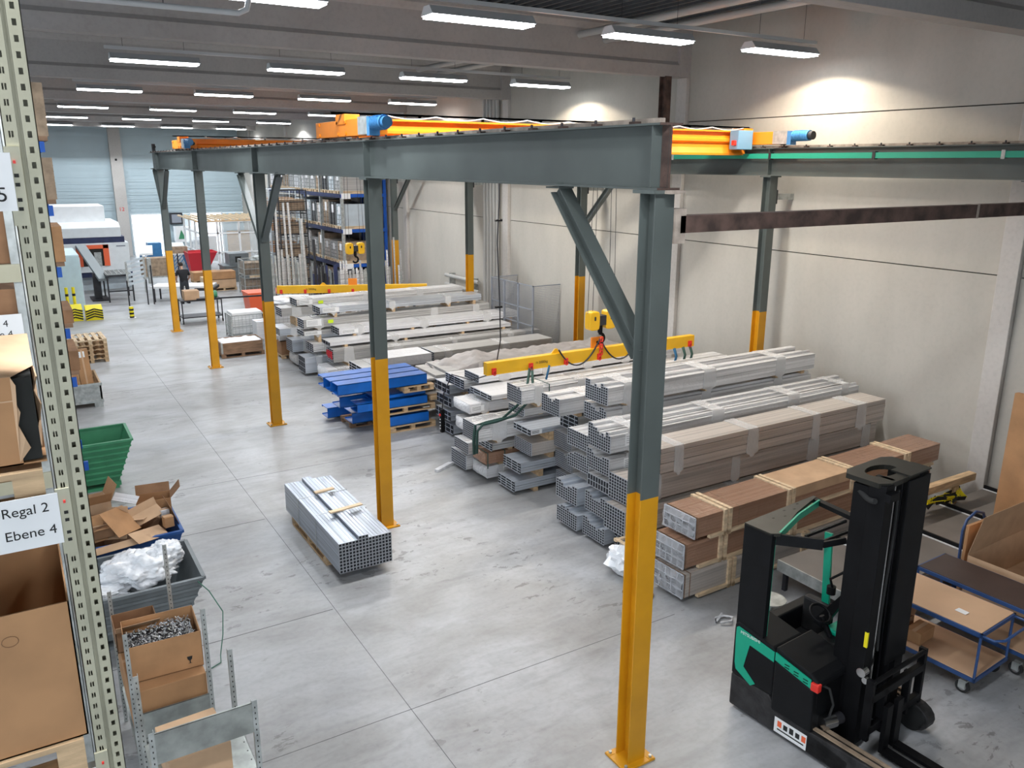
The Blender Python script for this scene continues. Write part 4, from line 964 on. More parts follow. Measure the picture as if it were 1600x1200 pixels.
# overhead guard
ZR = 2.24
b = MB(); b.prism([(0.02, 0.0), (0.02, -.34), (.10, -.40), (.72, -.16), (1.28, -.02), (1.28, .02)], 'z', ZR, ZR+0.035, 'roof_black' if 'roof_black' in M_ else N('roof_black', (0.022, 0.021, 0.017), 0.45, var=0.2, spec=0.35).name)
for x_, y_ in ((.35, -.12), (.5, -.16), (.62, -.06), (.75, -.1), (.9, -.03)): b.box(x_, x_+.035, y_, y_+.02, ZR+0.0345, ZR+0.0365, 'slot_shade')
part(b, 'roof_plate', 0.006)
b = MB(); b.prism([(.02, 1.0), (.02, ZR+.02), (.06, ZR+.035), (.09, ZR), (.09, 1.0)], 'y', -.36, 0.0, 'panel_black'); b.box(.085, .095, -.36, -.35, 1.0, ZR-.05, 'truck_green'); part(b, 'rear_pillar', 0.01)
b = MB(); b.bar((.09, -.36, ZR-.04), (.42, -.70, ZR-.06), .03, .12, 'panel_black'); b.bar((.42, -.70, ZR-.06), (.66, -.80, ZR-.04), .03, .07, 'panel_black'); part(b, 'front_guard_bar')
b = MB(); b.bar((.12, -.38, ZR), (.7, -.2, ZR), .02, .08, 'truck_green'); b.bar((.7, -.2, ZR), (1.22, -.1, ZR), .02, .08, 'truck_green'); part(b, 'green_roof_edge')
b = MB(); b.bar((1.25, -.02, ZR), (1.12, -.86, ZR), .08, .05, 'panel_black'); part(b, 'side_guard_bar')
for v in (.4, .58): b = MB(); b.bar((.55, -v, ZR-.12), (1.15, -v-.1, ZR-.06), .02, .03, 'panel_black'); part(b, 'roof_cross_bar')
b = MB(); b.bar((1.08, -.42, .95), (1.10, -.34, ZR-.25), .09, .03, 'truck_green', up=(1, 0, 0)); b.box(1.035, 1.04, -.46, -.39, 1.02, 1.14, 'paper'); part(b, 'green_pillar')
b = MB(); b.cyl((.98, -.82, .9), (.98, -.82, ZR), .014, 'black', 8); part(b, 'grab_rail')
# mast
ZM = 3.0
for u0, u1 in ((.46, .60), (1.08, 1.24)):
    b = MB(); b.box(u0, u1, -1.28, -1.10, .08, ZM, 'black'); b.box(u0+.02, u1-.02, -1.12, -.92, .08, ZM-.06, 'black'); part(b, 'outer_mast_channel', 0.006)
for u0, u1 in ((.62, .68), (1.0, 1.06)):
    b = MB(); b.box(u0, u1, -1.24, -1.06, .1, ZM+.02, 'panel_black'); part(b, 'inner_mast_channel', 0.004)
b = MB(); b.box(.84, 1.24, -1.30, -1.285, .9, ZM-.02, 'panel_black'); part(b, 'mast_panel')
b = MB(); b.cyl((.82, -1.16, .1), (.82, -1.16, ZM-.1), .03, 'chrome', 10); part(b, 'lift_cylinder')
for x_ in (.72, .76, .93): b = MB(); b.box(x_, x_+.02, -1.19, -1.18, .5, ZM-.05, 'dark_steel'); part(b, 'lift_chain')
b = MB(); b.tube([(.74+.02*math.sin(i*.7), -1.25, 2.9-i*.2) for i in range(10)], .015, 'rubber', 8); part(b, 'hydraulic_hose')
# cap with a ring shaped opening
b = MB(); n = 20
ro = [(.86+.42*max(-1, min(1, 1.25*math.cos(a))), -1.03+.24*max(-1, min(1, 1.25*math.sin(a)))) for a in [2*PI*i/n for i in range(n)]]
ri = [(.80+.22*math.cos(a), -1.02+.13*math.sin(a)) for a in [2*PI*i/n for i in range(n)]]
vs = [(u, v, ZM+.02) for u, v in ro]+[(u, v, ZM+.02) for u, v in ri]+[(u, v, ZM-.03) for u, v in ro]+[(u, v, ZM-.03) for u, v in ri]
fs = []
for i in range(n):
    j = (i+1) % n; fs += [(i, j, n+j, n+i), (2*n+i, 2*n+j, j, i), (n+i, n+j, 3*n+j, 3*n+i), (2*n+i, 3*n+i, 3*n+j, 2*n+j)]
b.add(vs, fs, 'roof_black'); b.box(.86, 1.26, -1.29, -1.08, ZM+.02, ZM+.035, 'roof_black'); part(b, 'mast_cap')
b = MB(); b.tube([(.42+.02*i, -1.20+.05*i, ZM-.16-.02*math.sin(i)) for i in range(6)], .03, 'rubber', 8); b.box(.44, .60, -1.34, -1.28, ZM-.14, ZM-.06, 'black'); part(b, 'hose_guide')
b = MB(); b.box(.455, .475, -1.285, -1.25, 1.25, 1.42, 'hazard_yellow'); part(b, 'yellow_mark')
# carriage and forks
for z in (.35, .72):
    b = MB(); b.box(.36, 1.40, -1.46, -1.40, z, z+.09, 'black'); part(b, 'carriage_bar', 0.005)
for u in (.36, .62, 1.10, 1.36):
    b = MB(); b.box(u, u+.05, -1.46, -1.38, .28, .98 if u > 1.2 or u < .4 else .8, 'black'); part(b, 'carriage_upright', 0.004)
b = MB(); b.cyl((.36, -1.44, .95), (1.40, -1.44, .95), .025, 'black', 8); part(b, 'top_rail')
for u in (.60, .80):
    b = MB(); b.box(u, u+.11, -1.52, -1.47, .06, .62, 'black'); b.prism([(-1.52, .05), (-1.52, .10), (-2.60, .065), (-2.60, .05)], 'x', u, u+.11, 'black'); part(b, 'fork', 0.004)
b = MB(); b.cyl((.10, -1.10, .40), (.26, -1.14, .40), .075, 'chrome', 20); b.cyl((.26, -1.14, .40), (.36, -1.16, .40), .06, 'dark_steel', 16); part(b, 'hydraulic_cap')
b = MB(); b.cyl((.38, -1.30, 1.0), (.46, -1.30, 1.0), .05, 'chrome', 12); b.cyl((.40, -1.34, .92), (.44, -1.34, .92), .035, 'chrome', 10); part(b, 'mast_fitting')
b = MB(); b.tube([(.12, -1.02, .82), (.18, -1.1, .78), (.22, -1.14, .6), (.2, -1.12, .45)], .014, 'rubber', 8); part(b, 'cable_loop')
# warning stickers on the skirt
b = MB(); b.box(-.003, -.001, -1.02, -.62, .06, .24, 'paper'); st = part(b, 'warning_sticker')
for i in range(5):
    b = MB(); b.box(-.0045, -.003, -(.66+.075*i+.05), -(.66+.075*i), .14, .21-.01*(i % 2), 'machine_orange' if i in (0, 4) else 'text'); b.build('sticker_mark', st)
b = MB(); b.box(-.0045, -.003, -.99, -.66, .10, .115, 'text'); b.build('sticker_mark', st)
# wheels
b = MB(); b.cyl((.25, -.30, .16), (.38, -.30, .16), .16, 'rubber', 24); part(b, 'drive_wheel')
# ================================================================ grey metal stand with round plate behind the truck
t = thing('metal_stand', 'low grey metal stand with a round plate standing behind the reach truck', 'stand', (7.75, 6.35, 0), 0.1)
b = MB(); b.box(0, .75, 0, .4, .14, .16, 'galv'); b.box(0, .01, 0, .4, 0, .15, 'black'); b.box(.74, .75, 0, .4, 0, .15, 'black'); b.build('frame', t)
b = MB(); b.cyl((.5, .3, .16), (.5, .3, .3), .03, 'galv'); b.cyl((.5, .3, .3), (.5, .3, .32), .2, 'galv', 24); b.build('round_plate', t)
# ================================================================ roller tables by the wall
N('belt', (0.165, 0.145, 0.13), 0.55, var=0.12, scale=1.5)
for i in range(4):
    x0 = 8.95+i*1.335; y0, y1 = 5.9, 7.25
    t = thing('lift_table', 'low dark topped metal table, %s' % ['behind the reach truck mast, leftmost of the row', 'right behind the mast, second from the left', 'third from the left, before the blue hoop handle', 'rightmost one, against the concrete wall'][i], 'table', (x0, y0, 0), 0, 'dark topped tables in a row')
    b = MB(); b.box(0.02, 1.30, 0, y1-y0, .40, .47, 'belt'); b.build('table_top', t, bevel=0.005)
    b = MB(); b.box(1.235, 1.28, 0, y1-y0, .47, .475, 'film_white'); b.build('white_strip', t); b = MB(); b.box(0.0, 0.02, 0, y1-y0, .30, .47, 'galv'); b.build('side_panel', t)
    b = MB(); b.box(1.28, 1.315, 0, y1-y0, .44, .53, 'black'); b.build('edge_rail', t)
    b = MB(); b.box(0.02, 1.29, -.02, 0, .22, .44, 'belt'); b.build('front_panel', t)
    for px in (.06, 1.18):
        for py in (.05, 1.22): b = MB(); b.box(px, px+.06, py, py+.06, 0, .40, 'dark_steel'); b.build('leg', t)
t = thing('wood_trestle', 'rough wooden beam on legs against the wall behind the mast', 'trestle', (11.9, 7.1, 0))
b = MB(); b.box(0, 1.75, 0, .14, .80, .93, 'wood'); b.build('beam', t, bevel=0.01)
for x in (.1, 1.2): b = MB(); b.box(x, x+.1, .02, .12, 0, .80, 'wood'); b.build('leg', t)
rnd = random.Random(3)
pts = [(12.3+1.1*rnd.random(), 7.0+.2*rnd.random()*(1), .56+.14*rnd.random()) for i in range(26)]
b = MB()
for i in range(len(pts)-1):
    p, q = Vector(pts[i]), Vector(pts[i+1]); b.bar(p, q, .07, .012, 'hazard_yellow' if i % 4 else 'text', up=(rnd.uniform(-1, 1), 1, rnd.uniform(-1, 1)))
tag(b.build('yellow_webbing'), 'tangled yellow and black webbing heaped by the wall under the wooden beam', 'webbing')
# ================================================================ table trolleys
def wheel_castor(t, x, y, front=False):
    b = MB(); b.cyl((x-.02, y, .08), (x+.02, y, .08), .08, 'rubber', 20); b.cyl((x-.022, y, .08), (x+.022, y, .08), .05, 'chrome', 16)
    w = b.build('wheel', t); b = MB(); b.box(x-.035, x+.035, y-.05, y+.03, .15, .17, 'galv'); b.box(x-.035, x-.028, y-.04, y+.04, .06, .16, 'galv'); b.box(x+.028, x+.035, y-.04, y+.04, .06, .16, 'galv'); b.build('castor_fork', w)
def trolley(label, x0, y0, w, L, zt, zs, top, hoop, cat='trolley', rz=0.0):
    t = thing('table_trolley', label, cat, (x0, y0, 0), rz)
    for z, k, nm in ((zs, 'board', 'lower_shelf'), (zt, top, 'upper_shelf')):
        b = MB(); b.box(.02, w-.02, .02, L-.02, z, z+.02, k); s_ = b.build(nm, t, bevel=0.003)
        b = MB()
        for q in ((0, w, 0, .03), (0, w, L-.03, L), (0, .03, 0, L), (w-.03, w, 0, L)): b.box(q[0], q[1], q[2], q[3], z-.035, z+.012, 'cart_blue')
        b.build('shelf_frame', s_)
    for x in (.02, w-.02):
        for y in (.02, L-.02): b = MB(); b.cyl((x, y, zs), (x, y, zt), .016, 'cart_blue', 10); b.build('corner_post', t)
        for y in (.14, L-.14): wheel_castor(t, x+(.03 if x < .1 else -.03), y)
    b = MB()
    if hoop:
        b.tube([(.02, L, zt)]+[(.02, L, zt+.2)]+pts_arc((w/2, L, zt+.22), w/2-.02, PI, 0, 10, 'xz')+[(w-.02, L, zt)], .016, 'cart_blue', 8)
    else:
        b.tube([(.03, 0, zt-.02), (.03, -.12, zt-.02), (.10, -.2, zt), (w-.10, -.2, zt), (w-.03, -.12, zt-.02), (w-.03, 0, zt-.02)], .016, 'cart_blue', 10)
    b.build('handle', t)
    return t
tr1 = trolley('blue framed trolley with two light wood shelves beside the reach truck', 8.90, 4.28, .82, 1.40, .83, .24, 'board', False, rz=math.radians(4))
tr2 = trolley('blue framed trolley with a dark brown top and tall hoop handle', 9.80, 4.15, .68, 1.50, .86, .30, 'board_brown', False, rz=math.radians(2))
b = MB(); b.tube([(10.95, 5.75, .5), (10.93, 5.75, 1.05), (11.0, 5.75, 1.2), (11.2, 5.75, 1.28), (11.4, 5.75, 1.22), (11.5, 5.75, 1.05), (11.48, 5.75, .5)], .02, 'cart_blue', 10); b.box(10.98, 11.45, 5.745, 5.755, .82, 1.12, 'belt'); b.box(10.95, 11.5, 5.7, 5.8, .45, .5, 'cart_blue'); b.box(10.96, 11.0, 5.7, 5.8, 0, .45, 'cart_blue'); b.box(11.44, 11.48, 5.7, 5.8, 0, .45, 'cart_blue')
tag(b.build('hoop_handle'), 'blue tubular hoop frame standing between the dark tables and the cardboard', 'frame')
def carton(name, label, x, y, z, w, d, h, k='cardboard', rz=0, flaps=None, open_=False, tape=True, group=None, flapk=None):
    t = thing(name, label, 'box', (x, y, z), rz, group); b = MB(); tk = .006
    if open_:
        b.box(0, w, 0, tk, 0, h, k); b.box(0, w, d-tk, d, 0, h, k); b.box(0, tk, 0, d, 0, h, k); b.box(w-tk, w, 0, d, 0, h, k); b.box(0, w, 0, d, 0, tk, k)
    else: b.box(0, w, 0, d, 0, h, k)
    b.build('body', t, bevel=0 if open_ else 0.006)
    if not open_ and tape:
        b = MB(); b.box(0, w, d/2-.025, d/2+.025, h, h+.002, 'cardboard_light'); b.build('tape', t)
    for fl in (flaps or []):
        side, ang = fl; b = MB(); fk = flapk or k
        Ln = (d if side in 'xX' else w); dep = (w if side in 'xX' else d)/2*.9
        if side == 'y': R = Matrix.Rotation(ang, 3, 'X'); pts = [Vector((0, 0, h)), Vector((w, 0, h)), Vector((w, 0, h))+R@Vector((0, dep, 0)), Vector((0, 0, h))+R@Vector((0, dep, 0))]
        elif side == 'Y': R = Matrix.Rotation(-ang, 3, 'X'); pts = [Vector((0, d, h)), Vector((w, d, h)), Vector((w, d, h))+R@Vector((0, -dep, 0)), Vector((0, d, h))+R@Vector((0, -dep, 0))]
        elif side == 'x': R = Matrix.Rotation(-ang, 3, 'Y'); pts = [Vector((0, 0, h)), Vector((0, d, h)), Vector((0, d, h))+R@Vector((dep, 0, 0)), Vector((0, 0, h))+R@Vector((dep, 0, 0))]
        else: R = Matrix.Rotation(ang, 3, 'Y'); pts = [Vector((w, 0, h)), Vector((w, d, h)), Vector((w, d, h))+R@Vector((-dep, 0, 0)), Vector((w, 0, h))+R@Vector((-dep, 0, 0))]
        b.quad(*pts, fk); b.build('flap', t, solid=0.005)
    return t
carton('cardboard_box', 'small closed cardboard box on the lower shelf of the light wood trolley', 8.98, 5.02, .265, .34, .2, .16, 'cardboard', .1)
carton('cardboard_box', 'small open cardboard box with a flap up, behind the closed one on the trolley', 8.95, 5.28, .265, .3, .3, .2, 'cardboard_dark', .05, flaps=[('X', 1.9), ('x', 2.2)], open_=True)
b = MB(); b.box(9.13, 9.22, 4.62, 4.75, .855, .858, 'paper'); tag(b.build('paper_slip'), 'white slip of paper near the edge of the light wood trolley top', 'paper')
# big flat cardboard box at the right edge, a tall sheet of cardboard behind it
carton('large_cardboard_box', 'wide open cardboard box at the right edge beside the brown topped trolley', 10.62, 4.1, .35, 2.0, 1.35, .55, 'cardboard_light', .03, flaps=[('Y', 1.35), ('X', 2.4)], open_=True)
b = MB(); b.box(11.3, 11.75, 4.15, 4.75, .72, .80, 'film_white', R=Rz(.3)); tag(b.build('white_packet'), 'white packet lying in the wide cardboard box', 'packet')
b = MB(); b.box(10.85, 11.15, 4.45, 4.75, .45, .74, 'cardboard', R=Rz(.3)); tag(b.build('brown_packet'), 'small brown packet in the wide cardboard box beside the white one', 'packet')
b = MB(); b.box(10.64, 12.6, 5.52, 5.56, .0, 1.28, 'cardboard'); tag(b.build('cardboard_sheet'), 'long folded cardboard sheet standing behind the wide box', 'cardboard')
b = MB(); b.box(12.72, 12.82, 4.6, 6.26, 0, 2.68, 'cardboard', R=Matrix.Rotation(.02, 3, 'Y'))
tag(b.build('tall_cardboard_sheet'), 'tall upright sheet of brown cardboard at the right edge of the view', 'cardboard')
# ================================================================ near pallet rack at the left edge
def upright(b, x0, x1, y, z0, z1, k='rack_green', pitch=0.05, d=0.09):
    w = x1-x0
    # front face split in strips leaving real slots
    cols = [(0, .015), (.015, .029, 1), (.029, .044), (.044, .056), (.056, .070), (.070, .083, 1), (.083, .1)]
    s_ = w/.1
    for c in cols:
        a, e = x0+c[0]*s_, x0+c[1]*s_
        dy = 0.012 if (c[0] >= .044 and c[1] <= .056) else 0
        if len(c) == 2: b.box(a, e, y+dy, y+dy+.003, z0, z1, k)
        else:
            z = z0
            while z < z1:
                b.box(a, e, y, y+.003, z, min(z+pitch*.58, z1), k)
                if c[0] < .04: b.box(a+(e-a)*.4, a+(e-a)*.6, y, y+.003, z+pitch*.58, min(z+pitch, z1), k)
                z += pitch
    for a in (x0+.044*s_, x0+.056*s_): b.box(a-.0015, a+.0015, y, y+.013, z0, z1, k)
    b.box(x0, x0+.003, y, y+d, z0, z1, k); b.box(x1-.003, x1, y, y+d, z0, z1, k)
    b.box(x0+.003, x1-.003, y+d*.55, y+d*.55+.003, z0, z1, 'slot_shade' if False else k)
t = thing('pallet_rack', 'tall pallet rack with a slotted pale green upright at the left edge, nearest the camera', 'rack', (0, 0, 0))
b = MB(); upright(b, .035, .135, 3.3, 0, 8.2); b.build('upright', t)
b = MB(); upright(b, .035, .135, 4.36, 0, 8.2, 'galv'); b.build('rear_upright', t)
for i in range(9):
    z0 = .3+i*.85; b = MB(); p, q = ((.085, 3.4, z0), (.085, 4.36, z0+.8)); p, q = (p, q) if i % 2 else ((.085, 3.4, z0+.8), (.085, 4.36, z0)); b.bar(p, q, .03, .03, 'galv'); b.build('frame_brace', t)
for i, z in enumerate((5.92, 4.70, 3.55)):
    b = MB(); b.box(-2.7, .03, 3.30, 3.35, z-.06, z+.06, 'galv'); bm_ = b.build('load_beam', t, bevel=.003)
    b = MB(); b.box(.028, .075, 3.289, 3.299, z-.13, z+.13, 'rack_green'); b.box(.05, .058, 3.283, 3.29, z+.075, z+.085, 'red'); 
    for dz in (.03, .0, -.05, -.08): b.box(.048, .062, 3.287, 3.2895, z+dz, z+dz+.012, 'slot_shade')
    b.build('beam_connector', bm_)
    b = MB(); b.box(-2.7, .03, 4.33, 4.38, z-.06, z+.06, 'galv'); b.build('rear_beam', t, bevel=.003)
b = MB(); b.box(-2.8, -2.7, 3.3, 4.4, 0, 8.2, 'rack_green'); b.build('end_frame', t)
def sign(label, lines, x1, y, z0, z1, w, size, parent=None):
    o = thing('paper_sign', label, 'sign', (x1-w, y, z0)); b = MB(); b.box(0, w, -.002, 0, 0, z1-z0, 'paper'); b.build('sheet', o)
    for s_, dx, dz, sz in lines: text_mesh(s_, sz, 'text', parent=o, loc=(dx, -.0035, dz))
    return o
sign('white paper sign reading Regal 2 Ebene 4 on the rack beam', [('Regal 2', .155, .135, .052), ('Ebene 4', .155, .045, .052)], .035, 3.286, 4.62, 4.82, .34, .06)
sign('white paper sign reading Regal 2 Ebene 5 on the upper rack beam', [('Regal 2', .06, .118, .067), ('Ebene 5', .06, .032, .067)], .045, 3.286, 5.84, 6.03, .30, .06)
# carton with the torn corner
t = thing('torn_cardboard_box', 'large cardboard box with a torn open corner painted dark inside, above the Regal 2 sign', 'box', (-1.08, 3.34, 4.93))
b = MB(); w, d, h = 1.10, .75, .33; q = .075
b.box(0, w-q, 0, .006, 0, h, 'cardboard'); b.box(0, w, d-.006, d, 0, h, 'cardboard'); b.box(0, .006, 0, d, 0, h, 'cardboard'); b.box(0, w, 0, d, 0, .006, 'cardboard'); b.box(w-.006, w, .16, d, 0, h, 'cardboard')
b.box(.8, w-q-.002, -.003, -.001, h-.09, h-.085, 'cardboard_light')
b.add([(0, 0, h), (w-q, 0, h), (w, .14, h+.005), (w, d, h+.02), (0, d, h+.02), (w*.7, d*.4, h+.09)], [(0, 1, 5), (1, 2, 5), (2, 3, 5), (3, 4, 5), (4, 0, 5)], 'cardboard_light')
b.box(w-q-.03, w-.012, .014, .16, .01, h-.01, 'slot_shade'); b.build('body', t)  # dark block paints the shade inside the torn hole
b = MB(); b.add([(w-q-.002, -.001, h), (w-q+.012, -.012, h-.03), (w-q-.004, -.002, h*.8), (w-q+.014, -.004, h*.6), (w-q+.002, 0, h*.45), (w-q+.018, -.006, h*.3), (w-q+.03, 0, .06), (w-q-.01, 0, .01)], [(0, 1, 2, 3, 4, 5, 6, 7)], 'cardboard_light')
b.add([(w, .15, h), (w+.006, .10, h-.03), (w-.008, .12, h*.75), (w+.008, .09, h*.6), (w-.004, .10, h*.4), (w-.02, .05, .08), (w-.01, .12, .02), (w, .16, h*.4)], [(0, 1, 2, 3, 4, 5, 6, 7)], 'cardboard_light'); b.build('torn_edge', t, solid=.004)
t = pallet('yellowish wooden pallet under the torn cardboard box', (-1.12, 3.31, 4.765), 0, 1.12, .8)
# open carton on the lowest visible level
t = carton('open_cardboard_box', 'large open cardboard box, dark inside, at the lower left corner', -1.22, 3.32, 3.76, 1.24, .72, .60, 'cardboard', 0, open_=True)
b = MB(); pts = pts_arc((.93, -.0012, .48), .028, 0.4, 2*PI+.2, 14, 'xz'); b.tube(pts, .0016, 'cardboard_dark', 5); b.tube([(1.03+.028*math.cos(a), -.0012, .49+.022*math.sin(a)) for a in [2*PI*i/14 for i in range(15)]], .0016, 'cardboard_dark', 5); b.tube([(.98, -.0012, .51), (.985, -.0012, .49), (.975, -.0012, .46)], .0016, 'cardboard_dark', 5); b.build('pen_mark', t)
b = MB(); b.box(-1.22, .02, 3.36, 4.05, 4.37, 4.40, 'cardboard_dark', R=Matrix.Rotation(-.05, 3, 'X')); 
pallet('wooden pallet under the large open cardboard box at the lower left', (-1.2, 3.3, 3.615), 0, 1.2, .8)
# things on the upper level
# ---------------------------------------------------------------- second rack behind
def far_rack(label, x1, y0, y1, z1, levels, L, k='galv', beamk='rack_green', n='pallet_rack', ins=.1):
    t = thing(n, label, 'rack', (x1, y0, 0))
    for y in (0, y1-y0):
        for x in (-ins, -L): b = MB(); b.box(x, x+.1, y, y+.08, 0, z1, k); b.build('upright', t)
    for z in levels:
        for y in (-.02, y1-y0): b = MB(); b.box(-L, 0, y, y+.05, z-.07, z+.07, beamk); b.build('load_beam', t)
    return t
far_rack('pallet rack with grey beams behind the nearest rack, sign Regal 4', .10, 7.6, 8.7, 7.5, (5.15, 3.4, 1.7), 3.0)
sign('white paper sign reading Regal 4 Ebene 4 on the rack behind', [('Regal 4', .13, .105, .075), ('Ebene 4', .13, .02, .075)], .02, 7.57, 4.63, 4.83, .45, .06)
carton('cardboard_box', 'cardboard box wrapped in film on the second rack, upper level at the left edge', -1.2, 7.65, 5.22, 1.25, .9, .45, 'cardboard_dark')
carton('cardboard_box', 'cardboard box with film on the second rack, below the grey beam at the left edge', -1.2, 7.65, 4.72, 1.28, .9, .30, 'cardboard_dark')
carton('cardboard_box', 'pale cardboard box on the second rack behind the torn box', -1.3, 7.7, 3.48, 1.36, .9, .85, 'cardboard')
b = MB(); 
bm = bmesh.new(); bmesh.ops.create_icosphere(bm, subdivisions=4, radius=1)
def blob(name, sx, sy, sz, loc, label, cat, seed, k='plastic_pile', f1=2.0, a1=.45, a2=.25):
    bm = bmesh.new(); bmesh.ops.create_icosphere(bm, subdivisions=5, radius=1)
    for v in bm.verts:
        c = v.co+Vector((seed, seed*.7, 0)); n_ = noise.noise(c*f1)*a1+abs(noise.noise(c*f1*2.7))*a2+abs(noise.noise(c*f1*6))*a2*.5
        v.co = Vector((v.co.x*sx, v.co.y*sy, v.co.z*sz))*(1+n_)
    for f in bm.faces: f.smooth = True
    me = bpy.data.meshes.new(name); bm.to_mesh(me); bm.free(); me.materials.append(M_[k]); o = bpy.data.objects.new(name, me); COL.objects.link(o); o.location = loc
    return tag(o, label, cat)
far_rack('tall blue beamed rack whose right end shows just beyond the near upright', .60, 13.2, 14.3, 7.6, (6.2, 5.35, 4.5, 3.62, 2.9, 1.6), 3.0, 'rack_green', 'rack_blue', ins=.4)
for z, h, k_, lab in ((6.28, .75, 'mesh_brown', 'brown mesh sided load on the top level of the blue rack'), (5.44, .62, 'mesh_brown', 'brown ribbed load, second level from the top of the blue rack'), (4.58, .55, 'cardboard', 'cardboard load, third level from the top of the blue rack'), (3.70, .25, 'cardboard_dark', 'flat dark load, fourth level of the blue rack'), (3.0, .35, 'cardboard_dark', 'dark load on the lower level of the blue rack')):
    b = MB(); b.box(-.6, .67, 13.25, 14.2, z+.06, z+h, k_); b.box(-.6, .65, 13.22, 14.2, z-.0, z+.06, 'wood_dark')
    for i in range(6): b.box(.671, .675, 13.3, 14.15, z+.12+i*(h-.15)/6, z+.13+i*(h-.15)/6, 'slot_shade')
    tag(b.build('pallet_load'), lab, 'load')
b = MB()
# ---------------------------------------------------------------- long boxes in a wooden crate, pallets
t = thing('metal_stillage', 'flat metal stillage with wooden sides holding two tall cardboard parcels', 'crate', (.2, 22.5, 0))
b = MB(); b.box(0, 1.35, 0, 1.6, .12, .18, 'wood'); b.box(0, 1.35, 0, .04, .18, .62, 'galv'); b.box(0, 1.35, 1.56, 1.6, .18, .62, 'wood'); b.box(1.31, 1.35, 0, 1.6, .18, .62, 'wood'); b.box(0, 1.37, -.02, .0, .56, .63, 'galv'); b.box(0, 1.37, -.02, 0, .12, .2, 'galv'); b.build('box_body', t)
for x in (0, 1.15):
    b = MB(); b.box(x, x+.2, 0, .3, 0, .12, 'galv'); b.build('foot', t)
for i, x in enumerate((.82, 1.14)):
    b = MB(); b.box(0, .28, 0, .30, 0, 1.25, 'cardboard'); b.box(.03, .2, -.004, -.001, 1.05, 1.2, 'paper'); b.box(.12, .16, -.005, -.001, 0, 1.24, 'cardboard_light')
    o = b.build('tall_parcel'); o.location = (x, 22.7, .2); o.rotation_euler = (-.12, -.05, .0); tag(o, ['tall narrow cardboard parcel in the stillage, left one', 'tall narrow cardboard parcel in the stillage, right one'][i], 'parcel', 'tall parcels in the stillage')
for i in range(5): pallet('wooden pallet, %s of the stack of empty pallets in the aisle' % ['lowest', 'second from the floor', 'middle one', 'second from the top', 'topmost'][i], (2.23, 27.8, .146*i), PI/2+.03, 1.3, .92, k='wood_light' if i == 4 else 'wood', group='stack of empty pallets')
# ---------------------------------------------------------------- tipping skips
def skip(label, x0, x1, y0, y1, z1, k, taper=.25, ribs=6, liner=None):
    t = thing('tipping_skip', label, 'skip', (x0, y0, 0)); W, D = x1-x0, y1-y0; zb = .14; tk = .012
    top = [(0, 0), (W, 0), (W, D), (0, D)]; bot = [(taper*.4, taper), (W-taper, taper), (W-taper, D-taper*.5), (taper*.4, D-taper*.5)]
    vs = [(x, y, z1) for x, y in top]+[(x, y, zb) for x, y in bot]
    b = MB(); b.add(vs, [(0, 1, 5, 4), (1, 2, 6, 5), (2, 3, 7, 6), (3, 0, 4, 7), (4, 5, 6, 7)], k); b.build('tub', t, solid=tk)
    b = MB(); r = .025
    for i in range(4): b.bar((*top[i], z1), (*top[(i+1) % 4], z1), .05, .04, k)
    b.build('rim', t)
    for i in range(1, ribs+1):
        f = i/(ribs+1)
        for (a, c) in ((0, 1), (1, 2)):
            p = Vector((*top[a], z1)).lerp(Vector((*bot[a], zb)), f); q = Vector((*top[c], z1)).lerp(Vector((*bot[c], zb)), f)
            off = Vector((0, -.012, 0)) if a == 0 else Vector((.012, 0, 0))
            b = MB(); b.bar(p+off, q+off, .02, .035, k); b.build('rib', t)
    b = MB(); b.box(taper*.4, W-taper, taper, D-taper*.5, 0, .05, k)
    for x in (taper*.6, W-taper*1.4): b.box(x, x+.15, taper, D-taper*.5, .05, zb, k)
    b.build('base_frame', t)
    return t
skip('green ribbed tipping skip behind the near upright, nearly empty', -.2, 1.50, 16.1, 17.2, 1.0, 'green_bin', .28, 6)
carton('scrap_carton', 'small white scrap box lying inside the green skip', 1.0, 16.6, .55, .2, .18, .25, 'film_white', .4)
skip('blue tipping skip heaped with torn cardboard', -.2, 1.62, 11.85, 13.1, .82, 'blue_bin', .2, 2)
b = MB(); b.box(.72, .80, -.02, -.012, .5, .8, 'galv')
skip('dark grey ribbed tipping skip full of clear plastic film', -.2, 1.60, 10.25, 11.5, .82, 'grey_bin', .25, 4)
blob('plastic_film_heap', .42, .36, .20, (.95, 11.0, .80), 'heap of crumpled clear plastic in the grey skip, right side', 'plastic film', 1.3)
blob('plastic_film_heap', .55, .36, .12, (.15, 10.78, .66), 'flatter heap of crumpled clear plastic in the grey skip, left side', 'plastic film', 4.1)
blob('plastic_film_heap', .20, .18, .14, (1.28, 11.05, .92), 'small puffed bag of clear plastic at the right of the grey skip', 'plastic film', 7.7)
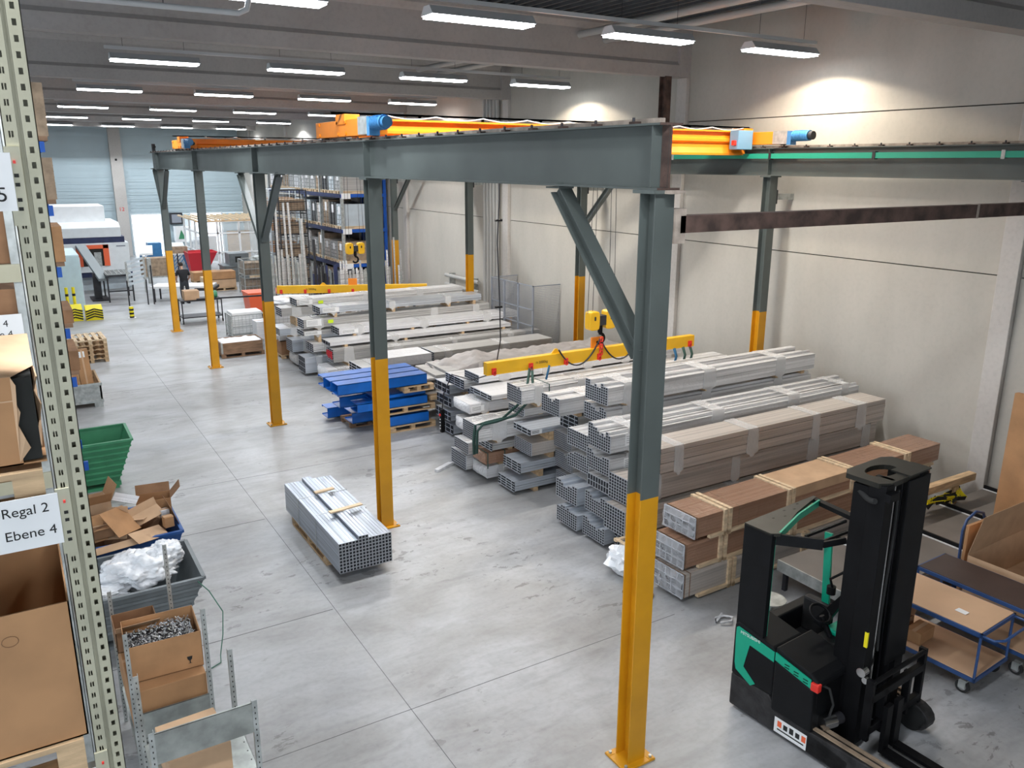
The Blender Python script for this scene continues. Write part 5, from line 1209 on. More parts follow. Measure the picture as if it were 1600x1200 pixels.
# cardboard heap in the blue skip
rnd = random.Random(11)
b = MB(); vs = []
nx, ny = 12, 8
for i in range(nx):
    for j in range(ny): vs.append((-.1+1.6*i/(nx-1), 11.95+1.05*j/(ny-1), .62+.22*noise.noise(Vector((i*.5, j*.5, 1)))))
b.add(vs, [(i*ny+j, i*ny+j+1, (i+1)*ny+j+1, (i+1)*ny+j) for i in range(nx-1) for j in range(ny-1)], 'cardboard_dark')
tag(b.build('cardboard_scraps', solid=.02), 'flattened torn cardboard filling the blue skip', 'cardboard', kind='stuff')
def sheetc(lab, c, w, h, rot, k, fold=0, thick=.006):
    b = MB(); b.box(-w/2, w/2, -h/2, h/2, 0, thick, k)
    if fold: R = Matrix.Rotation(fold, 3, 'X'); b.add([Vector((-w/2, h/2, 0)), Vector((w/2, h/2, 0)), Vector((w/2, h/2, 0))+R@Vector((0, h*.6, 0)), Vector((-w/2, h/2, 0))+R@Vector((0, h*.6, 0))], [(0, 1, 2, 3)], k)
    o = b.build('cardboard_piece'); o.location = c; o.rotation_euler = rot; return tag(o, lab, 'cardboard', 'cardboard pieces heaped in the blue skip')
sheetc('square tilted cardboard piece with a small white label, middle of the blue skip heap', (.85, 12.1, 1.06), .44, .44, (.75, .1, .75), 'cardboard')
o = bpy.data.objects[-1]
sheetc('pale cardboard flap hanging over the front rim of the blue skip', (1.18, 11.9, .86), .5, .26, (.35, .1, .5), 'cardboard_light')
sheetc('long cardboard piece leaning at the left of the blue skip heap', (.35, 12.15, .95), .6, .35, (.9, -.1, .1), 'cardboard')
sheetc('torn strip of cardboard along the front of the blue skip', (.75, 11.8, .82), .9, .12, (.5, -.05, .08), 'cardboard_light')
sheetc('white corrugated piece behind the square one', (1.0, 12.65, 1.18), .35, .14, (.6, .2, -.5), 'film_white')
sheetc('folded pale cardboard inside the heap of the blue skip', (1.2, 12.3, .98), .5, .2, (.5, -.2, .35), 'cardboard_light', .8)
sheetc('brown cardboard panel leaning at the right end of the blue skip', (1.56, 12.4, .98), .3, .62, (0, 1.25, .05), 'cardboard_dark')
carton('scrap_carton', 'open cardboard box standing at the left of the blue skip heap', .25, 12.45, .85, .55, .45, .38, 'cardboard_light', .15, flaps=[('y', 2.2), ('X', 2.0)], open_=True, flapk='cardboard')
carton('scrap_carton', 'open cardboard box with flared flaps at the right of the blue skip heap', 1.12, 12.55, .82, .48, .32, .30, 'cardboard', -.12, flaps=[('Y', 2.1), ('X', 2.3)], open_=True, flapk='cardboard_dark')
carton('scrap_carton', 'small cardboard cube near the right corner of the blue skip', 1.42, 11.98, .86, .13, .13, .16, 'cardboard', .2)
carton('scrap_carton', 'white small carton beside the cardboard cube in the blue skip', 1.42, 12.28, .90, .12, .1, .12, 'film_white', .2)
carton('scrap_carton', 'flat brown box on the left part of the blue skip heap', .30, 12.0, .88, .45, .3, .14, 'cardboard_dark', .1)
rnd = random.Random(4)
for i in range(9):
    sheetc('loose brown cardboard scrap among the pieces heaped in the blue skip', (rnd.uniform(.15, 1.45), rnd.uniform(12.05, 12.85), rnd.uniform(.82, 1.02)), rnd.uniform(.25, .5), rnd.uniform(.15, .35), (rnd.uniform(-.6, .8), rnd.uniform(-.5, .5), rnd.uniform(-1, 1.5)), rnd.choice(['cardboard', 'cardboard_light', 'cardboard_dark']), rnd.choice([0, 0, 1.1]))
# green rope
b = MB(); b.tube([(1.50, 10.25, .82), (1.62, 10.1, .70), (1.72, 9.85, .5), (1.66, 9.65, .3), (1.60, 9.6, .05), (1.58, 9.5, .012), (1.2, 9.3, .012)], .007, 'green_rope', 6)
tag(b.build('green_cord'), 'thin green cord hanging from the corner of the grey skip to the floor', 'cord')
# ---------------------------------------------------------------- small galvanised shelf units seen from above
def angle_post(b, x, y, z0, z1, k='galv', sx=1, sy=1):
    b.box(x-.02, x+.02, y-.0015, y+.0015, z0, z1, k); b.box(x-.0015*sx-.018*sx, x+.0015*sx-.018*sx, y, y+.04*sy, z0, z1, k)
    z = z0+.03
    while z < z1-.02: b.box(x-.004, x+.004, y-.0022, y-.0014, z, z+.016, 'slot_shade'); z += .05
def shelf_unit(label, x0, x1, y0, y1, ztop, plates, shelves, posts=None):
    t = thing('shelf_unit', label, 'shelf', (0, 0, 0), 0)
    for (x, y, zt) in posts or ((x0, y0, ztop), (x1, y0, ztop), (x0, y1, ztop), (x1, y1, ztop)):
        b = MB(); angle_post(b, x, y, 0, zt, sx=1 if x > (x0+x1)/2 else -1); b.build('post', t)
    for z0, z1 in plates: b = MB(); b.box(x0+.015, x1-.015, y0+.004, y0+.008, z0, z1, 'galv_plate'); b.box(x0+.015, x1-.015, y0+.004, y0+.02, z1-.003, z1, 'galv_plate'); b.build('end_plate', t)
    for z in shelves:
        b = MB(); b.box(x0, x1, y0, y1, z-.003, z, 'galv_plate'); b.box(x0, x1, y0, y0+.003, z-.03, z, 'galv_plate'); b.box(x1-.003, x1, y0, y1, z-.03, z, 'galv_plate'); sh_ = b.build('shelf_board', t)
        y = y0+.05
        while y < y1: 
            b = MB(); b.box(x1-.03, x1-.02, y, y+.012, z-.001, z+.0008, 'slot_shade'); b.build('slot', sh_); y += .12
    return t
N('galv_plate', (0.36, 0.38, 0.36), 0.35, 0.6, var=0.25, scale=5)
shelf_unit('galvanised shelf unit holding the box of metal clips, lower left', .43, 1.10, 7.30, 8.9, 2.0, ((.80, 1.10),), (.45, .84), posts=((.43, 7.30, 1.95), (1.10, 7.30, 2.0), (1.02, 8.9, 2.0), (.43, 8.9, 1.6)))
t = carton('parts_carton', 'open cardboard box full of small metal clips on the galvanised shelf', .43, 7.52, 1.306, .66, .54, .37, 'cardboard', -.04, open_=True)
b = MB(); pr = [(.50, -.002), (.56, -.002), (.555, .0), (.54, .0)]
b.prism([(.515, .13), (.565, .13), (.56, .10), (.545, .085), (.545, .06), (.56, .055), (.52, .055), (.535, .06), (.535, .085), (.52, .10)], 'y', -.0015, -.0005, 'text'); b.build('glass_mark', t)
b = MB(); rnd = random.Random(2)
for i in range(900):
    x, y = rnd.uniform(.46, 1.06), rnd.uniform(7.56, 7.99); z = 1.575+rnd.uniform(-.015, .03)+.02*math.sin(x*9)
    R = Euler((rnd.uniform(-1, 1), rnd.uniform(-1, 1), rnd.uniform(0, 3.1))).to_matrix(); s_ = rnd.uniform(.008, .018)
    b.box(x-s_, x+s_, y-.005, y+.005, z-.0015, z+.0015, rnd.choice(['tube_end', 'alu_dull', 'galv_plate', 'lamp_white', 'dark_steel']), R=R)
b.box(.46, 1.06, 7.55, 8.0, 1.53, 1.55, 'dark_steel', R=Rz(-.04))
tag(b.build('metal_clips'), 'mass of small grey metal clips filling the cardboard box', 'metal parts', kind='stuff')
carton('cardboard_box', 'long closed cardboard box on the shelf below the box of clips', .42, 7.36, .845, .66, 1.2, .455, 'cardboard', 0)
carton('cardboard_box', 'open brown carton behind the box of clips, left side', .40, 8.12, 1.305, .40, .4, .22, 'cardboard_dark', 0, flaps=[('y', 2.4)], open_=True, flapk='cardboard_light')
shelf_unit('galvanised shelf unit at the bottom edge with a cardboard box on it', .42, 1.16, 5.70, 6.5, 2.0, ((1.72, 1.98),), (1.35, .6))
carton('cardboard_box', 'closed pale cardboard box with tape on the shelf at the bottom edge', .52, 5.78, 1.36, .46, .5, .28, 'cardboard_light', .05)
# ================================================================ far part of the hall
# --- processing machine
t = thing('processing_machine', 'big white and navy processing machine with an orange framed opening at the far left', 'machine', (0, 44, 0))
b = MB(); b.box(-1.5, 5.0, 0, 4, .9, 2.28, 'machine_white'); b.build('lower_casing', t, bevel=.03)
b = MB(); b.box(-1.5, 4.85, .05, 4, 2.28, 2.55, 'navy'); b.build('navy_band', t)
b = MB(); b.prism([(0, 2.55), (0, 3.0), (.5, 3.2), (4, 3.2), (4, 2.55)], 'x', -1.5, 4.72, 'machine_white'); b.build('upper_casing', t, bevel=.02)
b = MB(); b.box(-1.5, 4.25, 1.5, 4, 3.2, 3.95, 'white'); b.build('top_cabinet', t, bevel=.02)
b = MB(); b.box(-1.5, 5.05, .1, 4, .66, .9, 'navy'); b.box(-1.5, 5.0, .5, 4, 0, .66, 'machine_grey'); b.build('base', t)
b = MB(); b.box(2.7, 2.95, -.08, 0, 1.2, 2.2, 'machine_orange'); b.box(3.85, 4.1, -.08, 0, 1.2, 2.2, 'machine_orange'); b.box(2.7, 4.1, -.08, 0, 2.02, 2.2, 'machine_orange'); b.build('orange_frame', t, bevel=.01)
b = MB(); b.box(2.95, 3.85, -.02, -.005, 1.2, 2.02, 'slot_shade'); b.box(3.45, 3.75, -.06, -.02, 1.2, 1.85, 'galv'); b.build('opening', t)
b = MB(); b.box(4.45, 4.85, -.012, 0, 2.08, 2.14, 'screen_grey'); b.build('name_plate', t)
t = thing('inclined_conveyor', 'grey inclined conveyor sloping down from the machine opening', 'conveyor', (2.9, 41.5, 0))
b = MB(); b.bar((.0, 2.2, 2.2), (.55, -.9, .95), .42, .12, 'chute'); b.build('belt_frame', t); b = MB(); b.bar((.3, -.3, 1.2), (.3, -.3, 0), .3, .3, 'dark_steel'); b.box(.0, .7, -.9, .5, 0, .06, 'dark_steel'); b.build('stand', t)
t = thing('roller_grid_table', 'dark table with a light metal grid in front of the machine', 'table', (3.5, 40, 0))
b = MB(); b.box(0, 1.05, 0, 1.8, 1.12, 1.2, 'dark_steel')
for i in range(6): b.box(.05+i*.19, .08+i*.19, 0, 1.8, 1.2, 1.24, 'galv')
for i in range(8): b.box(0, 1.05, .05+i*.24, .09+i*.24, 1.2, 1.23, 'galv')
b.build('grid_top', t)
for x in (0, 1.0):
    for y in (0, 1.75): b = MB(); b.box(x, x+.06, y, y+.06, 0, 1.12, 'dark_steel'); b.build('leg', t)
b = MB(); b.box(.06, 1.0, .02, .06, .45, .50, 'dark_steel'); b.build('cross_bar', t)
t = thing('louvred_panel', 'light grey louvred guard panel on black posts in front of the machine', 'guard', (4.15, 38.6, 0))
b = MB(); 
for q in ((0, .08, .85, 1.9), (.72, .80, 1.0, 2.1)): b.box(q[0], q[1], 0, .04, q[2], q[3], 'galv')
for i in range(6): b.bar((.04, .02, .92+i*.19), (.76, .02, 1.08+i*.19), .03, .1, 'machine_grey')
b.build('panel', t)
for x in (-.02, .74, .98): b = MB(); b.box(x, x+.05, 0, .05, 0, 1.1 if x < .9 else 1.7, 'dark_steel'); b.build('post', t)
b = MB(); b.box(.9, 1.05, .05, .3, .9, 2.0, 'galv'); b.build('control_pillar', t)
b = MB(); b.box(1.3, 2.42, 38.2, 41.5, 0, 2.33, 'machine_cyan'); b.box(2.42, 2.45, 38.3, 41.4, 0, 2.2, 'machine_grey'); b.box(1.3, 2.42, 38.18, 38.2, .05, 2.3, 'machine_cyan')
tag(b.build('switch_cabinet', bevel=.02), 'pale cyan switch cabinet left of the inclined conveyor', 'cabinet')
def hazard(label, x, y, w, d, h, n=4, name='hazard_block'):
    b = MB(); b.prism([(y, 0), (y, h*.75), (y+d*.5, h), (y+d, h), (y+d, 0)], 'x', x, x+w, 'hazard_yellow')
    for i in range(n):
        z = .06+i*h*.7/n
        for s_ in (-1, 1): b.bar((x+w/2, y-.005, z+.10), (x+w/2+s_*w/2, y-.005, z), .01, .05, 'text')
    return tag(b.build(name), label, 'barrier')
hazard('yellow and black chevron block on the floor, right one', 2.25, 35.7, .6, .5, .55); hazard('yellow and black chevron block on the floor, left one', 1.6, 35.8, .55, .5, .6)
for x in (1.75, 2.0): b = MB(); b.cyl((x, 37.2, 0), (x, 37.2, 1.15), .06, 'hazard_yellow', 12); b.cyl((x, 37.2, .8), (x, 37.2, .9), .062, 'text', 12); tag(b.build('bollard'), 'yellow bollard with a black ring before the cyan cabinet, %s one' % ('left' if x < 1.9 else 'right'), 'bollard', 'yellow bollards')
b = MB()
for i in range(6): b.cyl((3.86, 35.5, i*.075), (3.86, 35.5, i*.075+.075), .085, 'hazard_yellow' if i % 2 else 'text', 12)
b.box(3.72, 4.0, 35.4, 35.6, 0, .012, 'white'); tag(b.build('striped_post'), 'short yellow and black striped post standing alone on the floor', 'bollard')
# --- worker
def person(loc, rz):
    t = thing('person', 'person in a black t-shirt and dark trousers seen from behind, looking down', 'person', loc, rz)
    me = bpy.data.meshes.new('body'); V_ = []; E_ = []; R_ = []
    def v(x, y, z, r, par=None, r2=None): V_.append((x, y, z)); R_.append((r, r2 or r)); i = len(V_)-1; (E_.append((par, i)) if par is not None else 0); return i
    pel = v(0, 0, .93, .165, None, .125); sp = v(0, .02, 1.12, .165, pel, .13); ch = v(0, .06, 1.32, .20, sp, .14); nk0 = v(0, .11, 1.47, .07, ch); nk = v(0, .16, 1.54, .055, nk0); hd = v(0, .22, 1.62, .085, nk); hd2 = v(0, .27, 1.70, .075, hd)
    for s_ in (-1, 1):
        sh_ = v(s_*.215, .09, 1.42, .078, ch); el = v(s_*.30, .10, 1.15, .055, sh_); wr = v(s_*.24, .26, .98, .03, el); ha = v(s_*.20, .34, .94, .032, wr)
        hp = v(s_*.11, 0, .86, .105, pel); kn = v(s_*.125, .03, .48, .07, hp); an = v(s_*.12, -.01, .09, .042, kn); to = v(s_*.13, .14, .04, .04, an)
    me.from_pydata(V_, E_, []); o = bpy.data.objects.new('body', me); COL.objects.link(o); o.parent = t
    md = o.modifiers.new('skin', 'SKIN'); md.use_smooth_shade = True
    sv = me.skin_vertices[0].data
    for i, rr_ in enumerate(R_): sv[i].radius = rr_
    sv[0].use_root = True
    o.modifiers.new('sub', 'SUBSURF').levels = 1; o.modifiers['sub'].render_levels = 1
    dg = bpy.context.evaluated_depsgraph_get(); m2 = bpy.data.meshes.new_from_object(o.evaluated_get(dg)); o.modifiers.clear(); o.data = m2
    for k in ('skin', 'cloth_black', 'denim', 'hair'): m2.materials.append(M_[k])
    for p in m2.polygons:
        c = p.center; i = 0
        if c.z < .07: i = 3
        elif c.z < .98 and not (abs(c.x) > .16 and c.y > .1): i = 2
        elif c.z < 1.5 and not (abs(c.x) > .22 and c.z < 1.22) and not (c.y > .2 and c.z < 1.2): i = 1
        p.material_index = i; p.use_smooth = True
    bm = bmesh.new(); bmesh.ops.create_uvsphere(bm, u_segments=18, v_segments=12, radius=1)
    for q in bm.verts: q.co = Vector((q.co.x*.092, q.co.y*.10, q.co.z*.10))
    for f in bm.faces: f.smooth = True
    hm = bpy.data.meshes.new('hair'); bm.to_mesh(hm); bm.free(); hm.materials.append(M_['hair']); h_ = bpy.data.objects.new('hair', hm); COL.objects.link(h_); h_.parent = t; h_.location = (0, .225, 1.70)
    for s_ in (-1, 1):
        for j in range(5):
            b = MB(); th = j == 4
            p0 = Vector((s_*.20+(j-1.5)*.017, .36, .935)) if not th else Vector((s_*.17, .34, .95)); L_ = (.065, .075, .07, .055, .05)[j]
            b.tube([p0, p0+Vector((0 if not th else -s_*.02, L_*.6, -.012)), p0+Vector((0 if not th else -s_*.03, L_*.9, -.04))], .008, 'skin', 6); b.build('finger', o)
        b = MB(); b.box(s_*.13-.05, s_*.13+.05, -.07, .21, 0, .07, 'black'); b.build('shoe', t, bevel=.02)
        b = MB(); b.cyl((s_*.088, .24, 1.665), (s_*.10, .24, 1.665), .025, 'skin', 10); b.build('ear', o)
    b = MB(); b.box(-.025, .025, .30, .335, 1.60, 1.64, 'skin'); b.build('nose', o)
    return t
person((6.38, 38.1, 0), math.radians(8))
# --- white topped work table beside the worker, box on a stand
t = thing('work_table', 'long low table covered with white sheets beside the worker', 'table', (5.1, 39.1, 0), math.radians(-24))
b = MB(); b.box(0, 2.6, 0, 1.2, .62, .70, 'white'); b.box(1.9, 2.7, -.05, 1.2, .50, .62, 'dark_steel'); b.build('table_top', t)
for x in (.1, 2.4):
    for y in (.1, 1.0): b = MB(); b.box(x, x+.06, y, y+.06, 0, .62, 'dark_steel'); b.build('leg', t)
carton('cardboard_box', 'large brown corrugated box on end between the guard panel and the farthest yellow post', 5.3, 42.3, .75, 1.35, .8, .85, 'mesh_brown')
b = MB(); b.box(5.3, 6.7, 42.3, 43.1, .68, .75, 'galv')
for x in (5.32, 6.6): b.box(x, x+.08, 42.4, 42.48, 0, .68, 'galv')
tag(b.build('box_stand'), 'grey stand under the large brown corrugated box', 'stand')
# --- flat trolley in front of the worker
t = thing('flat_trolley', 'black two level trolley between the two far yellow posts', 'trolley', (5.35, 33.0, 0), 0)
for z in (.22, .86): b = MB(); b.box(0, 1.5, 0, .8, z, z+.04, 'dark_steel'); b.build('deck', t)
for x in (0, 1.46):
    for y in (0, .76): b = MB(); b.box(x, x+.04, y, y+.04, .08, .86, 'dark_steel'); b.build('leg', t); b = MB(); b.cyl((x, y+.02, .07), (x+.04, y+.02, .07), .07, 'rubber'); b.build('wheel', t)
carton('cardboard_box', 'small cardboard box on the black trolley', 5.5, 33.1, .90, .55, .5, .35, 'cardboard_light')
b = MB(); b.cyl((6.35, 33.2, 1.05), (6.7, 33.25, 1.05), .15, 'green_bin', 16); b.cyl((6.3, 33.2, 1.05), (6.34, 33.2, 1.05), .18, 'white', 16); tag(b.build('film_reel'), 'green reel lying on the black trolley beside the cardboard box', 'reel')
b = MB(); b.bar((5.9, 32.95, .94), (9.0, 32.6, .94), .06, .06, 'dark_steel'); tag(b.build('steel_bar'), 'long thin dark bar reaching from the black trolley to the orange crate', 'bar')
# --- pallet boxes around the third post
t = thing('pallet_box', 'low wooden pallet box filled with white bags, between the third and fourth post', 'crate', (5.33, 26.4, 0))
pallet_parts(t, 1.35, 1.0, 0, 'wood_dark'); b = MB()
for q in ((0, 1.35, 0, .03), (0, 1.35, .97, 1.0), (0, .03, 0, 1.0), (1.32, 1.35, 0, 1.0)): b.box(q[0], q[1], q[2], q[3], .144, .48, 'wood_dark')
b.build('side_frame', t); 
for x in (-.01, 1.30): b = MB(); b.box(x, x+.06, -.012, 0, .144, .50, 'galv'); b.build('corner_fitting', t)
vs = []; nx, ny = 18, 12
for i in range(nx):
    for j in range(ny): vs.append((5.37+1.27*i/(nx-1), 26.44+.92*j/(ny-1), .44+.07*abs(noise.noise(Vector((i*.8, j*.9, 2))))))
b = MB(); b.add(vs, [(i*ny+j, i*ny+j+1, (i+1)*ny+j+1, (i+1)*ny+j) for i in range(nx-1) for j in range(ny-1)], 'film_white', True)
tag(b.build('white_bags', solid=.02), 'white crumpled bags filling the low wooden pallet box', 'bags', kind='stuff')
def mesh_box(label, x, y, z, w, d, h, k='galv', fill=None, n=9, name='wire_basket', group=None):
    t = thing(name, label, 'wire basket', (x, y, z), 0, group)
    b = MB()
    for q in ((0, 0), (w, 0), (0, d), (w, d)): b.box(q[0]-.02, q[0]+.02, q[1]-.02, q[1]+.02, 0, h, k)
    for zz in (.1, h*.5, h): 
        b.bar((0, 0, zz), (w, 0, zz), .03, .03, k); b.bar((0, d, zz), (w, d, zz), .03, .03, k); b.bar((0, 0, zz), (0, d, zz), .03, .03, k); b.bar((w, 0, zz), (w, d, zz), .03, .03, k)
    b.box(0, w, 0, d, .08, .11, k); b.build('frame', t)
    b = MB()
    for i in range(1, n): b.box(w*i/n-.004, w*i/n+.004, -.004, .004, .1, h, k); b.box(-.004, .004, d*i/n-.004, d*i/n+.004, .1, h, k)
    for i in range(1, n): b.box(0, w, -.004, .004, .1+(h-.1)*i/n-.004, .1+(h-.1)*i/n+.004, k); b.box(-.004, .004, 0, d, .1+(h-.1)*i/n-.004, .1+(h-.1)*i/n+.004, k)
    b.build('wire_mesh', t)
    if fill: b = MB(); b.box(.05, w-.05, .05, d-.05, .12, h*fill[1], fill[0]); b.build('contents', t, bevel=.02)
    return t
mesh_box('wire basket holding white wrapped goods behind the low pallet box', 6.35, 29.4, 0, 1.15, .85, .8, fill=('white', 1.12))
t = carton('cardboard_box', 'white wrapped tall block right of the wire basket', 6.9, 28.1, .0, .6, .6, .75, 'film_white')
t = thing('orange_crate', 'bright orange plastic crate behind the wire basket', 'crate', (8.0, 33.2, 0))
b = MB(); b.prism([(.0, .12), (1.2, .12), (1.28, .95), (-.08, .95)], 'y', 0, 1.0, 'machine_orange'); b.box(-.1, 1.3, -.03, 1.03, .90, .98, 'machine_orange'); b.build('tub', t)
for i in range(4): b = MB(); b.box(.5, 1.1, -.02, 0, .25+i*.14, .29+i*.14, 'bin_red'); b.build('rib', t)
for x in (0, 1.0): b = MB(); b.box(x, x+.2, 0, 1, 0, .12, 'machine_orange'); b.build('foot', t)
t = carton('cardboard_box', 'long brown cardboard box on the floor left of the far bundle stacks', 6.95, 25.4, .12, 1.4, 1.0, .42, 'cardboard_dark')
pallet('wooden pallet under the long brown cardboard box', (6.95, 25.4, -.02), 0, 1.3, .9)
b = MB()
for i in range(3): b.cyl((6.95, 25.6+i*.3, .63), (8.2, 25.6+i*.3, .63), .09, 'film_white', 14); 
for i in range(3): 
    b = MB(); b.cyl((6.95, 25.6+i*.3, .63), (8.2, 25.6+i*.3, .63), .09, 'film_white', 14); tag(b.build('white_roll'), 'white roll lying on the long brown box, %s' % ['front one', 'middle one', 'back one'][i], 'roll', 'white rolls')
t = mesh_box('tall grey wire container with white goods beside the third yellow post', 7.4, 27.6, 0, 1.3, 1.0, 1.25, fill=('film_white', .9))
blob('white_sheets', .8, .5, .14, (8.1, 28.2, 1.42), 'white sheets heaped on the tall wire container', 'packing', 2.2, a1=.2, a2=.1)
# --- pallets with boxes farther back
for i, (x, y, z, w, d, h, k, lab) in enumerate(((8.15, 41.2, .15, 1.15, .8, .38, 'cardboard_light', 'cardboard box on a pallet in the far aisle, lower one'), (8.15, 41.2, .56, 1.15, .8, .36, 'cardboard', 'cardboard box on a pallet in the far aisle, upper one'), (7.9, 44.3, .15, 1.3, .9, .4, 'cardboard', 'flat cardboard box on the pallet before the red skip'), (8.0, 42.6, .0, .5, .6, .5, 'wood_light', 'small light wooden crate in the far aisle'))):
    carton('cardboard_box', lab, x, y, z, w, d, h, k)
pallet('wooden pallet under the two cardboard boxes in the far aisle', (8.12, 41.18, 0), 0, 1.2, .85); pallet('wooden pallet before the red skip', (7.9, 44.3, 0), 0, 1.3, .9)
for i, z in enumerate((0, .82)): mesh_box('grey wire container full of brown packs in the far aisle, %s' % ('lower one', 'upper one')[i], 9.25, 39.2, z, 1.6, 1.1, .78, fill=('mesh_brown', .85), group='stacked wire containers in the far aisle')
t = skip('bright red tipping skip in the far aisle', 8.2, 9.7, 46.9, 48.3, 1.3, 'bin_red', .5, 0)
b = MB(); b.box(9.4, 10.9, 44.0, 45.2, .0, .85, 'grey_bin'); b.box(9.35, 10.95, 43.95, 45.25, .78, .86, 'grey_bin'); tag(b.build('grey_tub'), 'large grey plastic tub in the far aisle, lower one', 'tub', 'grey tubs')
b = MB(); b.box(9.7, 10.7, 44.1, 45.1, .87, 1.45, 'grey_bin'); b.box(10.0, 10.3, 44.09, 44.1, 1.0, 1.3, 'slot_shade'); tag(b.build('grey_tub'), 'smaller grey plastic tub standing on the large one', 'tub', 'grey tubs')
carton('cardboard_box', 'light wooden toned box under the heap of metal offcuts', 10.3, 41.6, 0, 1.3, 1.0, .9, 'wood_light')
blob('metal_offcuts', .65, .45, .28, (10.95, 42.1, 1.2), 'heap of shiny metal offcuts on the light box in the far aisle', 'metal parts', 5.5, 'galv', 4, .3, .5)
# --- white cabin with a slatted wooden roof
t = thing('glazed_cabin', 'white framed glazed cabin with a slatted wooden roof at the far end', 'cabin', (9.3, 48.9, 0))
W_, D_, H_ = 4.0, 5.0, 2.75
for x in (0, .9, 2.1, 3.2, W_-.1):
    for y in (0, D_-.1): b = MB(); b.box(x, x+.1, y, y+.1, 0, H_, 'white'); b.build('frame_post', t)
for y in (1.6, 3.3): b = MB(); b.box(0, .1, y, y+.1, 0, H_, 'white'); b.build('frame_post', t)
for z in (0, 1.0, 2.1, H_): b = MB(); b.box(0, W_, 0, .1, z, z+.08, 'white'); b.box(0, .1, 0, D_, z, z+.08, 'white'); b.build('frame_rail', t)
b = MB(); b.box(.1, W_-.1, .04, .05, .08, H_, 'glass'); b.box(.04, .05, .1, D_-.1, .08, H_, 'glass'); b.build('glazing', t)
b = MB(); b.box(1.9, 3.2, 2.0, 2.1, .3, 2.1, 'wood'); b.box(.3, 1.6, 3.6, 3.8, .2, 1.7, 'white'); b.build('inner_panel', t)
for i in range(12): b = MB(); b.box(-.3+i*.38, -.2+i*.38, -.35, D_, H_+.12, H_+.2, 'wood_light'); b.build('roof_slat', t)
b = MB(); b.box(-.3, W_+.3, -.38, -.32, H_+.06, H_+.14, 'wood'); b.build('roof_edge', t)
# --- conveyors near the doors
for i, (x, y, L, w, z, lab) in enumerate(((6.3, 51.0, 5.2, .7, 1.0, 'white and blue roller conveyor near the far doors, left one'), (7.9, 50.0, 7.0, .8, 1.05, 'white and blue roller conveyor near the far doors, right one'))):
    t = thing('roller_conveyor', lab, 'conveyor', (x, y, 0), math.radians(-8), 'roller conveyors by the doors')
    b = MB(); b.box(0, w, 0, L, z-.1, z, 'white'); b.build('bed', t)
    for j in range(5):
        b = MB(); yy = .1+j*(L-.3)/4
        for x_ in (0, w-.07): b.box(x_, x_+.07, yy, yy+.07, 0, z-.1, 'motor_blue')
        b.bar((.03, yy, .1), (w-.03, yy, z-.15), .04, .04, 'motor_blue'); b.build('leg_frame', t)
b = MB(); b.box(7.6, 8.4, 57.0, 58.0, 0, 1.05, 'motor_blue'); tag(b.build('blue_machine_block'), 'blue machine part at the head of the left conveyor', 'machine')
t = thing('roller_stand', 'dark stand with a brown box top before the right conveyor', 'stand', (7.45, 48.3, 0)); b = MB(); b.box(.4, .46, 0, .06, .1, 1.2, 'dark_steel'); b.box(0, .9, 0, .06, .06, .12, 'dark_steel'); b.build('stand', t); b = MB(); b.box(.1, .95, -.2, .3, 1.2, 1.55, 'mesh_brown'); b.build('box_top', t)
b = MB(); b.box(9.5, 10.3, 59.6, 60.0, 2.0, 2.75, 'dark_steel'); b.box(9.6, 10.2, 59.58, 59.6, 2.1, 2.65, 'screen_grey'); tag(b.build('fan_heater'), 'small dark heater hanging on the far blue wall between the doors', 'heater')
b = MB(); b.box(9.6, 10.8, 58.6, 59.4, .9, 1.9, 'white'); b.prism([(9.75, 1.1), (10.2, 1.1), (9.95, 1.7)], 'y', 58.58, 58.6, 'green_bin'); b.box(9.65, 9.75, 58.7, 59.3, 0, .9, 'white'); b.box(10.65, 10.75, 58.7, 59.3, 0, .9, 'white'); tag(b.build('control_cabinet'), 'white cabinet with a green mark at the head of the right conveyor', 'cabinet')
text_mesh('12', .34, 'red', name='number_sign', loc=(6.45, YB-.36, 2.95))
o = bpy.data.objects[-1]
for o in bpy.data.objects:
    if o.name.startswith('number_sign'): tag(o, 'small red sign on the concrete pillar of the far wall', 'sign')
# --- storage rack with blue beams along the right wall
RX0, RX1, RY0, RY1 = 12.2, 14.25, 33.9, 45.0
t = thing('storage_rack', 'tall blue storage rack with loaded levels along the right wall', 'rack', (RX0, RY0, 0))
for y in (0, 2.7, 5.4, RY1-RY0-.1):
    for x in (0, RX1-RX0-.12): b = MB(); b.box(x, x+.12, y, y+.1, 0, 6.6, 'rack_blue' if x > 1 else 'galv'); b.build('upright', t)
LV = (.35, 1.80, 3.28, 4.75, 6.2)
for z in LV:
    b = MB(); b.box(-.03, .02, 0, RY1-RY0, z-.16, z-.02, 'navy'); b.box(0, RX1-RX0, -.03, .02, z-.14, z, 'rack_blue'); b.box(0, RX1-RX0, 0, RY1-RY0, z-.03, z-.005, 'navy'); b.build('level_beam', t)
    b = MB(); b.box(.02, .42, -.034, -.031, z-.2, z+.03, 'paper'); b.build('level_sign', t)
rnd = random.Random(9); cnt = 0
kinds = ['mesh_brown', 'alu_warm', 'film_white', 'alu_dull', 'machine_grey', 'dark_steel', 'alu_dull']
